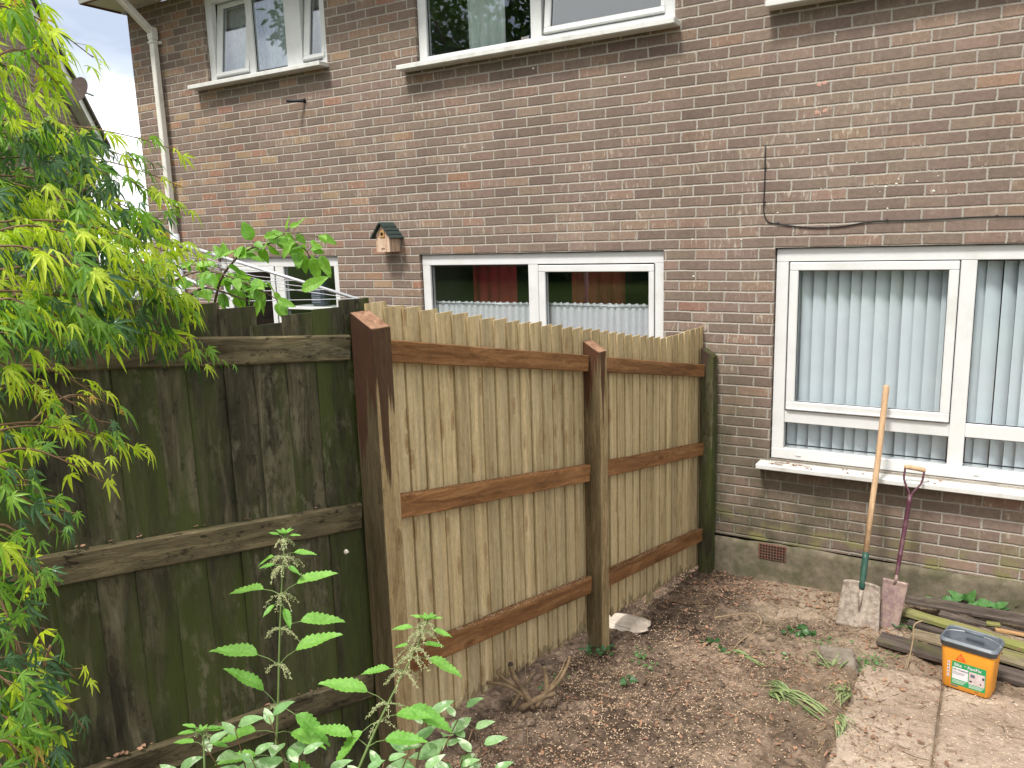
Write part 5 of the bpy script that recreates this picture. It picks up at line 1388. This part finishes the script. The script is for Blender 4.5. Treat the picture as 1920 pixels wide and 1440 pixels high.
nettle([(610, 1640, 1.75), (650, 1500, 1.78), (690, 1400, 1.8), (722, 1330, 1.82), (752, 1270, 1.84), (780, 1215, 1.85), (802, 1162, 1.85)],
       [(.35, (30, .10, 0), (20, .11, -.2), 1, 0), (.46, (-35, .11, -.3), (18, .10, -.2), 1, 2), (.545, (28, .125, 0), (-12, .125, -.2), 1, 6), (.70, (10, .075, -.2), None, 1, 8),
        (.80, None, (-12, .10, -.1), 1, 6), (.86, (5, .04, 0), (10, .05, 0), 1, 9), (.93, (12, .055, 0), (-4, .055, 0), 1, 9), (.975, (30, .03, 0), (20, .03, 0), .6, 7)],
       'leaning flowering nettle in front of the tall stained post', 9)
nettle([(390, 1640, 1.7), (385, 1500, 1.7), (382, 1400, 1.72), (378, 1372, 1.72)], [(.7, (15, .06, 0), (5, .05, 0), 1, 0), (.85, (10, .05, 0), (25, .05, 0), .7, 2), (.95, (30, .04, 0), (20, .04, 0), .7, 2)],
       'short young nettle at the bottom left of the tall one', 12, size=.07)

vs_ = empty('variegated_shrub', at(640, 1700, 1.8)); tag(vs_, 'low shrub with broad pale green and white edged leaves at the bottom of the photo', 'shrub')
b = MB(); l = MB(); r = random.Random(31); rnd = r
right = CAM_M @ Vector((1, 0, 0)); upv = Vector((0, 0, 1)); fwd = CAM_M @ Vector((0, 0, -1))
def shoot(px, py, d, n, size, base=(650, 1700), mi=None):
    tip = at(px, py, d); b0 = at(base[0] + (px - base[0]) * .35, base[1], 1.9)
    P3 = smooth([b0, b0.lerp(tip, .55) + right * r.uniform(-.02, .02), tip], 5)
    b.tube(P3, [.003 - .0018 * i / (len(P3) - 1) for i in range(len(P3))], 6)
    for i in range(n):
        t = 1 - .5 * i / n; k = min(int(t * (len(P3) - 1)), len(P3) - 1); p = P3[k]
        a = i * 2.4 + r.uniform(-.4, .4); el = .75 - .16 * i
        dd = (right * math.cos(a) + fwd * math.sin(a) * .8 + upv * (el + r.uniform(-.2, .2))).normalized()
        L = size * r.uniform(.75, 1.15) * (.7 if i < 2 else 1)
        oval_leaf(l, p + dd * .012, dd, upv + (CAM - p).normalized() * .6, L, L * .44, (r.choice((0, 0, 1, 1)) if mi is None else mi), r, 0, r.uniform(.15, .4), .25, 7)
for (px, py, d, n, s_) in ((440, 1365, 1.72, 7, .085), (385, 1400, 1.7, 6, .075), (330, 1450, 1.65, 6, .075), (505, 1345, 1.75, 5, .075), (470, 1420, 1.65, 6, .07), (560, 1420, 1.65, 6, .07), (610, 1450, 1.7, 6, .07),
                           (800, 1345, 1.9, 7, .085), (770, 1400, 1.85, 7, .08), (868, 1330, 1.95, 8, .075), (885, 1370, 1.95, 7, .07), (830, 1400, 1.85, 7, .07), (900, 1400, 1.9, 6, .08), (720, 1430, 1.75, 7, .07),
                           (860, 1440, 1.8, 7, .075), (790, 1450, 1.75, 7, .075), (680, 1450, 1.7, 6, .07), (920, 1450, 1.85, 6, .07)):
    shoot(px, py, d, n, s_)
for o in (b.build('stems', M['stemr']), l.build('leaves', [M['varieg'], M['varieg']], fixn=False)):
    o.parent = vs_; o.matrix_parent_inverse = Matrix.Translation(-Vector(vs_.location))

# ================================================================== cut shrub stump
sc_ = on_ground(985, 1300); st = empty('shrub_stump', sc_); tag(st, 'chopped shrub stump with sawn brown stems beside the new fence', 'stump')
b = MB(); r = random.Random(8)
def stick(pts, w0, w1, mb=None, n=8): 
    P3 = smooth([Vector(p) for p in pts], 4); (mb or b).tube(P3, [w0 + (w1 - w0) * i / (len(P3) - 1) + .0012 * noise.noise(Vector((i * .9, w0 * 900, 0))) for i in range(len(P3))], n)
def gp_(px, py, lift=0.0): q = on_ground(px, py, lift); return q
def up_(px, py, ref): # point seen at that pixel, same depth as ref
    d = (CAM_M.transposed() @ (ref - CAM)); return at(px, py, -d.z)
c0 = gp_(990, 1338); 
stick([up_(1000, 1330, c0), up_(985, 1300, c0), up_(965, 1270, c0), up_(957, 1247, c0)], .016, .0115)
stick([up_(1005, 1325, c0), up_(1025, 1295, c0), up_(1022, 1262, c0), up_(1018, 1245, c0)], .014, .010)
stick([up_(1000, 1320, c0), up_(1045, 1280, c0), up_(1065, 1245, c0), up_(1068, 1230, c0)], .012, .006)
stick([up_(990, 1310, c0), up_(950, 1285, c0), up_(912, 1280, c0)], .010, .007)
stick([up_(990, 1300, c0), up_(935, 1265, c0), up_(940, 1252, c0)], .008, .005)
stick([up_(975, 1330, c0), up_(1010, 1310, c0), up_(1042, 1300, c0)], .018, .012)
stick([up_(960, 1325, c0), up_(980, 1290, c0), up_(1000, 1262, c0)], .010, .006)
stick([up_(1030, 1290, c0), up_(1050, 1262, c0), up_(1060, 1238, c0)], .007, .003)
bo = b.build('stems', simple('stump_wood', (.22, .155, .085), .85, .35, 30, bump=.6, dirtcol=(.06, .035, .025), dirt=.4)); b = MB()
for (px, py) in ((957, 1246), (1018, 1244)):
    q = up_(px, py, c0); b.tube([q + Vector((0, 0, -.004)), q + Vector((.002, 0, .007))], [.0125, .012], 10)
b2 = b.build('sawn_end', simple('sawn', (.05, .035, .03), .9, .3, 60)); b = MB()
stick([up_(918, 1300, c0), up_(930, 1245, c0), up_(920, 1228, c0)], .0016, .001, b, 5)
stick([up_(990, 1300, c0), up_(985, 1240, c0), up_(1000, 1215, c0), up_(1008, 1203, c0)], .0016, .0008, b, 5)
b3 = b.build('twigs', M['twigm'])
for o in (bo, b2, b3): o.parent = st; o.matrix_parent_inverse = Matrix.Translation(-sc_)

# dried stems lying about
def dry(px_pts, w, label, mat_='twigm', lift=.004):
    P3 = [on_ground(*q[:2], lift) if len(q) == 2 else up_(q[0], q[1], on_ground(q[2], q[3])) for q in px_pts]
    mb = MB(); mb.tube(smooth(P3, 4), w, 6); o = mb.build('dry_stem', M[mat_]); tag(o, label, 'dry stem', 'dry stems on the soil'); return o
dry([(1700, 1256), (1712, 1200, 1702, 1252), (1714, 1172, 1702, 1252), (1730, 1164, 1702, 1252)], .004, 'upright pale bent stem standing between the slabs and the planks')
dry([(1720, 1240), (1745, 1228), (1753, 1213, 1747, 1226)], .0026, 'short curved pale stem hooked beside the upright one')
dry([(1360, 1240), (1385, 1205), (1420, 1180), (1426, 1160, 1424, 1176), (1405, 1150, 1424, 1176), (1340, 1158, 1424, 1200)], .0042, 'long looping tan stem in the middle of the bare soil')
dry([(1480, 1120), (1530, 1150), (1580, 1168)], .0022, 'thin dark runner reaching towards the shovel blade', 'twigd')
dry([(1620, 1290), (1665, 1325), (1706, 1363), (1690, 1372), (1660, 1371)], .0018, 'thin bent stalk lying across the nearest slab', 'twigd')
dry([(1455, 1086), (1475, 1090), (1500, 1096), (1520, 1104)], .0028, 'pale twig at the foot of the rendered plinth')

# pulled up strap leaved plants
def clump(name, label, cat, start, ends_, w=.007, n=24, seed=1, group=None, m='strap', hgt=.05):
    r = random.Random(seed); mb = MB(); a = on_ground(*start)
    for i in range(n):
        e = r.choice(ends_); q = on_ground(e[0] + r.uniform(-14, 14), e[1] + r.uniform(-8, 8)); s0 = a + Vector((r.uniform(-.02, .02), r.uniform(-.02, .02), .01))
        m_ = s0.lerp(q, .5) + Vector((r.uniform(-.03, .03), r.uniform(-.03, .03), r.uniform(.01, hgt)))
        strap_leaf(mb, smooth([s0, m_, q + Vector((0, 0, .006))], 4), w * r.uniform(.5, 1.1), 0)
    o = mb.build(name, M[m], fixn=False); tag(o, label, cat, group); return o
G_ = 'uprooted plants dropped on the soil'
clump('uprooted_plant', 'bundle of pulled strap leaves trailing to the slab edge', 'uprooted plant', (1450, 1300), [(1480, 1318), (1520, 1335), (1560, 1355), (1575, 1372), (1540, 1330)], .009, 34, 2, G_)
clump('uprooted_plant', 'pulled strap leaves lying diagonally up the soil mound', 'uprooted plant', (1485, 1310), [(1410, 1268), (1430, 1285), (1445, 1295), (1455, 1300)], .008, 18, 3, G_)
clump('uprooted_plant', 'spiky tuft of green blades beside the concrete lump', 'uprooted plant', (1562, 1258), [(1530, 1225), (1545, 1215), (1580, 1235), (1520, 1245), (1590, 1250)], .0045, 34, 4, G_, hgt=.07)
clump('uprooted_plant', 'limp green blades hanging over the edge of the slab', 'uprooted plant', (1570, 1345), [(1585, 1385), (1578, 1395), (1592, 1378)], .006, 12, 5, G_)
clump('uprooted_plant', 'flattened green leaves with a long stalk left of the looping stem', 'uprooted plant', (1370, 1225), [(1405, 1235), (1425, 1245), (1440, 1255), (1360, 1228)], .009, 10, 6, G_, hgt=.02)
clump('uprooted_plant', 'short torn grass blades around the slab corner', 'uprooted plant', (1590, 1300), [(1570, 1320), (1600, 1290), (1555, 1300), (1585, 1325)], .004, 26, 8, G_, hgt=.04)

def leafpile(name, label, cat, spots, m='ivy', L=(.03, .055), W=.8, seed=1, lift=(.004, .03), group=None):
    r = random.Random(seed); mb = MB()
    for (px, py, n, sx, sy) in spots:
        for i in range(n):
            q = on_ground(px + r.gauss(0, sx), py + r.gauss(0, sy)); ln = r.uniform(*L)
            d = Vector((r.uniform(-1, 1), r.uniform(-1, 1), r.uniform(-.1, .4)))
            oval_leaf(mb, q + Vector((0, 0, r.uniform(*lift))), d, Vector((r.uniform(-.7, .7), r.uniform(-.9, .3), 1)), ln, ln * W, 0, r, 0, .2, .3, 5)
    o = mb.build(name, M[m], fixn=False); tag(o, label, cat, group); return o
G2 = 'small weeds on the soil'
leafpile('weed', 'dark green weed flat on the soil left of the shovel blade', 'weed', [(1502, 1188, 26, 12, 4)], seed=1, group=G2)
leafpile('weed', 'dark ivy sprig at the foot of the middle post', 'weed', [(1120, 1222, 34, 14, 5)], seed=2, L=(.02, .045), group=G2)
leafpile('weed', 'pale green weed patch right of the middle post', 'weed', [(1205, 1232, 26, 8, 10), (1222, 1256, 12, 8, 4)], 'cutleaf', (.012, .03), .5, 3, group=G2)
leafpile('weed', 'lone dark ivy leaf standing on the mound', 'weed', [(1174, 1284, 5, 4, 4)], seed=4, group=G2, lift=(.01, .03))
leafpile('weed', 'feathery green weed growing by the concrete lump', 'weed', [(1625, 1250, 60, 14, 9), (1650, 1240, 24, 16, 5)], 'cutleaf', (.012, .028), .5, 5, group=G2)
leafpile('weed', 'fine green shoots beside the sawn stump', 'weed', [(1035, 1290, 22, 16, 10)], 'cutleaf', (.012, .03), .45, 6, group=G2, lift=(.01, .05))
leafpile('weed', 'scattered green sprigs beyond the concrete lump', 'weed', [(1550, 1208, 22, 22, 4), (1460, 1240, 14, 30, 8), (1510, 1240, 10, 20, 10)], 'cutleaf', (.012, .032), .5, 7, group=G2)
leafpile('weed', 'rounded green leaves left of the looping stem', 'weed', [(1335, 1208, 10, 8, 3), (1350, 1222, 6, 5, 3)], 'ivy', (.025, .045), .8, 9, group=G2)
leafpile('weed', 'dark grassy weeds in the gap under the planks', 'weed', [(1705, 1172, 50, 14, 8)], 'ivy', (.03, .06), .22, 10, group=G2)
# big fresh leaves on top of the planks against the plinth
r = random.Random(12); mb = MB()
for (px, py, L, dx, dz) in ((1745, 1128, .06, 1, .3), (1778, 1127, .11, 1, .25), (1792, 1122, .11, 1, .5), (1815, 1130, .09, -.6, .6), (1830, 1128, .10, .2, 1), (1845, 1132, .10, .8, .3), (1850, 1122, .11, 1, .3),
                            (1862, 1130, .10, .7, -.1), (1872, 1120, .10, .9, .2), (1835, 1138, .08, .5, .1), (1856, 1138, .09, -.5, .1), (1880, 1135, .08, .5, .5), (1822, 1120, .06, 0, 1)):
    q = on_z(px, py, .125); q.y = min(q.y, -.05)
    oval_leaf(mb, q + Vector((-.04, 0, r.uniform(0, .02))), Vector((dx, r.uniform(-.5, .1), dz)), Vector((r.uniform(-.3, .3), -.8, .8)), L, L * .62, 0, r, 1, .3, .25, 6)
o = mb.build('cut_leaves', M['cutleaf'], fixn=False); tag(o, 'heap of broad fresh green leaves on the back plank against the plinth', 'cut leaves')
mb = MB(); r = random.Random(3)
q0 = on_z(1908, 1140, .12)
for i in range(26):
    q = q0 + Vector((r.gauss(0, .03), r.gauss(0, .02), r.uniform(0, .05))); mb.tube([q, q + Vector((r.uniform(-.04, .04), r.uniform(-.03, .03), r.uniform(-.02, .03)))], .0022, 4)
o = mb.build('root_ball', M['twigd']); tag(o, 'tangled brown root ball on the planks at the right photo edge', 'roots')

# ================================================================== litter nobody could count
r = random.Random(77)
def flake(mb, p, L, W, T, yaw, tilt, mi=0):
    Mx = Matrix.Translation(p) @ Matrix.Rotation(yaw, 4, 'Z') @ Matrix.Rotation(tilt, 4, 'Y') @ Matrix.Rotation(r.uniform(-.5, .5), 4, 'X')
    mb.add([(-L, -W, 0), (L, -W * r.uniform(.4, 1), 0), (L * r.uniform(.7, 1), W, T), (-L * r.uniform(.7, 1), W, T)], [(0, 1, 2, 3)], mi, False, Mx)
mb = MB(); n = 0
while n < 15000:
    x = r.uniform(-.62, 2.2); y = -r.random() ** .8 * 3.9 - .03
    dens = .25 + .75 * max(0, noise.noise(Vector((x * 2.2, y * 2.2, 4))) + .35)
    dens *= (1.0 if y < -1.2 else .55) * (1.3 if x < .5 else .5)
    if x > .8 and y < -1.02: dens *= .75
    if r.random() > dens: continue
    z = gz(x, y)
    if x > .79 and y < -1.02: z = float(patio_h(0, np.float64(y))) + .006
    flake(mb, (x, y, z + .003), r.uniform(.0025, .0065), r.uniform(.0010, .0022), .001, r.uniform(0, 6.28), r.uniform(-.4, .4)); n += 1
o = mb.build('wood_chips', M['chip'], fixn=False); tag(o, 'scattered pale sawdust and wood chips over the soil', 'wood chips', kind='stuff')
mb = MB(); n = 0
while n < 5600:
    x = r.uniform(-.6, 2.2); y = -r.random() ** 1.0 * 3.9 - .02
    dn = max(0, noise.noise(Vector((x * 1.7, y * 1.7, 9))) + .3)
    if -.4 < x < .55 and y > -.45: dn += .8
    if x > .8 and y < -1.02: dn *= .55
    if r.random() > dn: continue
    z = gz(x, y)
    if x > .79 and y < -1.02: z = float(patio_h(0, np.float64(y))) + .006
    L = r.uniform(.004, .010) if r.random() < .8 else r.uniform(.010, .020); p = Vector((x, y, z + r.uniform(.002, .010)))
    Mx = leaf_frame(p, Vector((r.uniform(-1, 1), r.uniform(-1, 1), r.uniform(-.3, .3))), Vector((r.uniform(-.6, .6), r.uniform(-.6, .6), 1)))
    k = r.randint(5, 7); ring = [(L * (.3 + .9 * r.random()) * math.cos(6.283 * i / k) * .6, L * (.7 + .5 * r.random()) * math.sin(6.283 * i / k), r.uniform(0, .35) * L) for i in range(k)]
    mb.add(ring + [(0, 0, 0)], [(i, (i + 1) % k, k) for i in range(k)], 0, False, Mx); n += 1
o = mb.build('dead_leaves', M['deadleaf'], fixn=False); tag(o, 'brown dead leaf scraps strewn over soil and slabs', 'dead leaves', kind='stuff')
mb = MB(); n = 0
while n < 3000:
    x = r.uniform(-.6, 2.2); y = -r.random() * 3.9 - .02
    dn = max(.05, noise.noise(Vector((x * 1.9, y * 1.9, 19))) + .35) * (.35 if (x > .8 and y < -1.02) else 1)
    if r.random() > dn: continue
    z = gz(x, y) + .004
    if x > .79 and y < -1.02: z = float(patio_h(0, np.float64(y))) + .007
    L = r.uniform(.015, .07) if r.random() < .8 else r.uniform(.07, .16); a = r.uniform(0, 6.283); c_ = r.uniform(-1.2, 1.2); pts = []; p = Vector((x, y, z))
    for i in range(5):
        pts.append(p.copy()); p = p + Vector((math.cos(a), math.sin(a), 0)) * L / 4; a += c_ / 4; p.z = (gz(p.x, p.y) + .004 + r.uniform(0, .008)) if not (p.x > .79 and p.y < -1.02) else z
    mb.tube(pts, r.uniform(.0006, .0016), 4, r.randint(0, 1), False); n += 1
o = mb.build('twigs', [M['twigm'], M['twigd']], fixn=False); tag(o, 'thin dry twigs and roots strewn over the soil', 'twigs', kind='stuff')
mb = MB(); n = 0
while n < 3800:      # crumbs of earth
    x = r.uniform(-.6, .85); y = -r.random() * 3.9 - .02
    if r.random() > max(0, noise.noise(Vector((x * 2.4, y * 2.4, 29))) + .4): continue
    e = r.uniform(.003, .009) if r.random() < .85 else r.uniform(.009, .020); c = Vector((x, y, gz(x, y) + e * .4))
    pts = [c + Vector(v) * e * r.uniform(.6, 1.1) for v in ((1, 0, 0), (-1, 0, 0), (0, 1, 0), (0, -1, 0), (0, 0, .8), (0, 0, -.8))]
    mb.add(pts, [(0, 2, 4), (2, 1, 4), (1, 3, 4), (3, 0, 4), (2, 0, 5), (1, 2, 5), (3, 1, 5), (0, 3, 5)]); n += 1
for i in range(70):
    x = r.uniform(-.45, .7); y = -r.random() * 3.3 - .1; e = r.uniform(.015, .034); c = Vector((x, y, gz(x, y) + e * .1)); ph = r.uniform(0, 50); v = []; f = []
    for a in range(7):
        for b_ in range(9):
            th = math.pi * a / 6; fi = 2 * math.pi * b_ / 9; d = Vector((math.sin(th) * math.cos(fi), math.sin(th) * math.sin(fi), math.cos(th) * .7))
            v.append(c + d * e * (1 + .45 * noise.noise(d * 1.7 + Vector((ph, 0, 0)))))
    for a in range(6):
        for b_ in range(9): f.append((a * 9 + b_, a * 9 + (b_ + 1) % 9, (a + 1) * 9 + (b_ + 1) % 9, (a + 1) * 9 + b_))
    mb.add(v, f, 0, True)
o = mb.build('soil_crumbs', M['soil']); tag(o, 'loose crumbs of dark earth on the bare soil', 'soil crumbs', kind='stuff')
# sawdust lying on top of the lower rails
mb = MB()
for (sa, za, sb, zb, dn) in ((-3.37, .890, -1.787, .622, 700), (-1.683, .590, -.1, .352, 380), (-3.37, 1.562, -1.787, 1.287, 160)):
    for i in range(dn):
        t = r.random(); p = fw(sa + (sb - sa) * t, r.uniform(.003, .042), za + (zb - za) * t + .002)
        flake(mb, p, r.uniform(.001, .004), r.uniform(.0008, .002), .0006, r.uniform(0, 6.28), 0)
o = mb.build('sawdust', M['chip'], fixn=False); tag(o, 'pale sawdust settled on the tops of the stained rails', 'sawdust', kind='stuff')
mb = MB()
for (za, sl_) in ((1.566, .0909), (.852, .083)):
    for i in range(60):
        s0 = r.uniform(-3.2, -.1); p = ow(s0, r.uniform(.005, .035), za - sl_ * s0 + .004); L = r.uniform(.004, .013)
        k = 5; Mx = leaf_frame(p, Vector((r.uniform(-1, 1), r.uniform(-1, 1), .1)), Vector((0, 0, 1)))
        mb.add([(L * math.cos(6.283 * q / k), L * .7 * math.sin(6.283 * q / k), r.uniform(0, .4) * L) for q in range(k)] + [(0, 0, 0)], [(q, (q + 1) % k, k) for q in range(k)], 0, False, Mx)
# scraps on the window sill
for i in range(26):
    x = r.choice((r.uniform(.0, .35), r.uniform(.0, .35), r.uniform(-.03, 1.6))); p = Vector((x, r.uniform(-.11, -.02), .916)); L = r.uniform(.006, .016); k = 6
    Mx = leaf_frame(p, Vector((r.uniform(-1, 1), r.uniform(-1, 1), 0)), Vector((0, 0, 1)))
    mb.add([(L * math.cos(6.283 * q / k), L * .6 * math.sin(6.283 * q / k), r.uniform(0, .5) * L) for q in range(k)] + [(0, 0, 0)], [(q, (q + 1) % k, k) for q in range(k)], 0, False, Mx)
for i in range(22):
    p = on_z(r.uniform(1800, 1919), r.uniform(1192, 1232), .124); L = r.uniform(.005, .014); k = 6
    Mx = leaf_frame(p, Vector((r.uniform(-1, 1), r.uniform(-1, 1), .1)), Vector((0, 0, 1)))
    mb.add([(L * math.cos(6.283 * q / k), L * .6 * math.sin(6.283 * q / k), r.uniform(0, .6) * L) for q in range(k)] + [(0, 0, 0)], [(q, (q + 1) % k, k) for q in range(k)], 0, False, Mx)
for i in range(16):
    x = r.uniform(0, .30); y = r.uniform(-.11, -.03); a = r.uniform(-.5, .5); L = r.uniform(.03, .07)
    mb.tube([(x, y, .9155), (x + L * math.cos(a), y + L * math.sin(a), .918)], .0013, 4)
o = mb.build('leaf_scraps', M['deadleaf'], fixn=False); tag(o, 'brown leaf scraps and needles caught on sills and old rails', 'leaf scraps', kind='stuff')

# ================================================================== trees and hedge behind the camera (seen in the glass)
def big_tree(x, y, h, rad, label, seed, n=2600):
    r = random.Random(seed); root = empty('garden_tree', (x, y, .5)); tag(root, label, 'tree', 'trees across the garden')
    b = MB(); b.tube([(0, 0, 0), (.1, 0, h * .35), (0, .1, h * .7)], [.22, .16, .06], 8)
    cs = [(Vector((r.gauss(0, rad * .45), r.gauss(0, rad * .45), h * r.uniform(.35, .95))), rad * r.uniform(.25, .45)) for _ in range(16)]
    for c, q in cs: b.tube([(0, .05, h * .4), tuple(c)], [.08, .02], 5)
    l = MB()
    for i in range(n):
        c, q = r.choice(cs); d = Vector((r.gauss(0, 1), r.gauss(0, 1), r.gauss(0, 1))).normalized(); p = c + d * q * r.random() ** .4
        oval_leaf(l, p, Vector((r.uniform(-1, 1), r.uniform(-1, 1), r.uniform(-1, .3))), Vector((r.uniform(-1, 1), r.uniform(-1, 1), 1)), r.uniform(.22, .38), .16, 0, r, 0, .2, .2, 3)
    b.build('trunk', M['bark'], root); l.build('leaves', M['tree'], root, fixn=False)
big_tree(-6.0, -16.5, 7.5, 3.2, 'medium dense tree across the garden left of the view', 1, 3000)
big_tree(-12.0, -15.0, 12.5, 4.6, 'very tall leafy tree at the far left behind the viewer', 2, 6500)
big_tree(3.5, -19.0, 7.5, 3.4, 'rounded tree straight behind the viewer', 3)
big_tree(-1.5, -18.0, 6.0, 3.2, 'broad tree behind the viewer beside the tall one', 4)
hg = MB(); r = random.Random(2)
for i in range(4200):
    x = r.uniform(-14, 10); p = Vector((x, -12.5 + r.uniform(-.5, .5), r.uniform(.6, 2.7)))
    oval_leaf(hg, p, Vector((r.uniform(-1, 1), r.uniform(-1, 1), r.uniform(-1, .5))), Vector((r.uniform(-1, 1), 1, 1)), r.uniform(.16, .28), .13, 0, r, 0, .2, .2, 3)
hg.box(-14, 10, -13.0, -12.4, .4, 2.4)
o = hg.build('hedge', M['tree'], fixn=False); tag(o, 'long clipped hedge closing the garden behind the viewer', 'hedge')
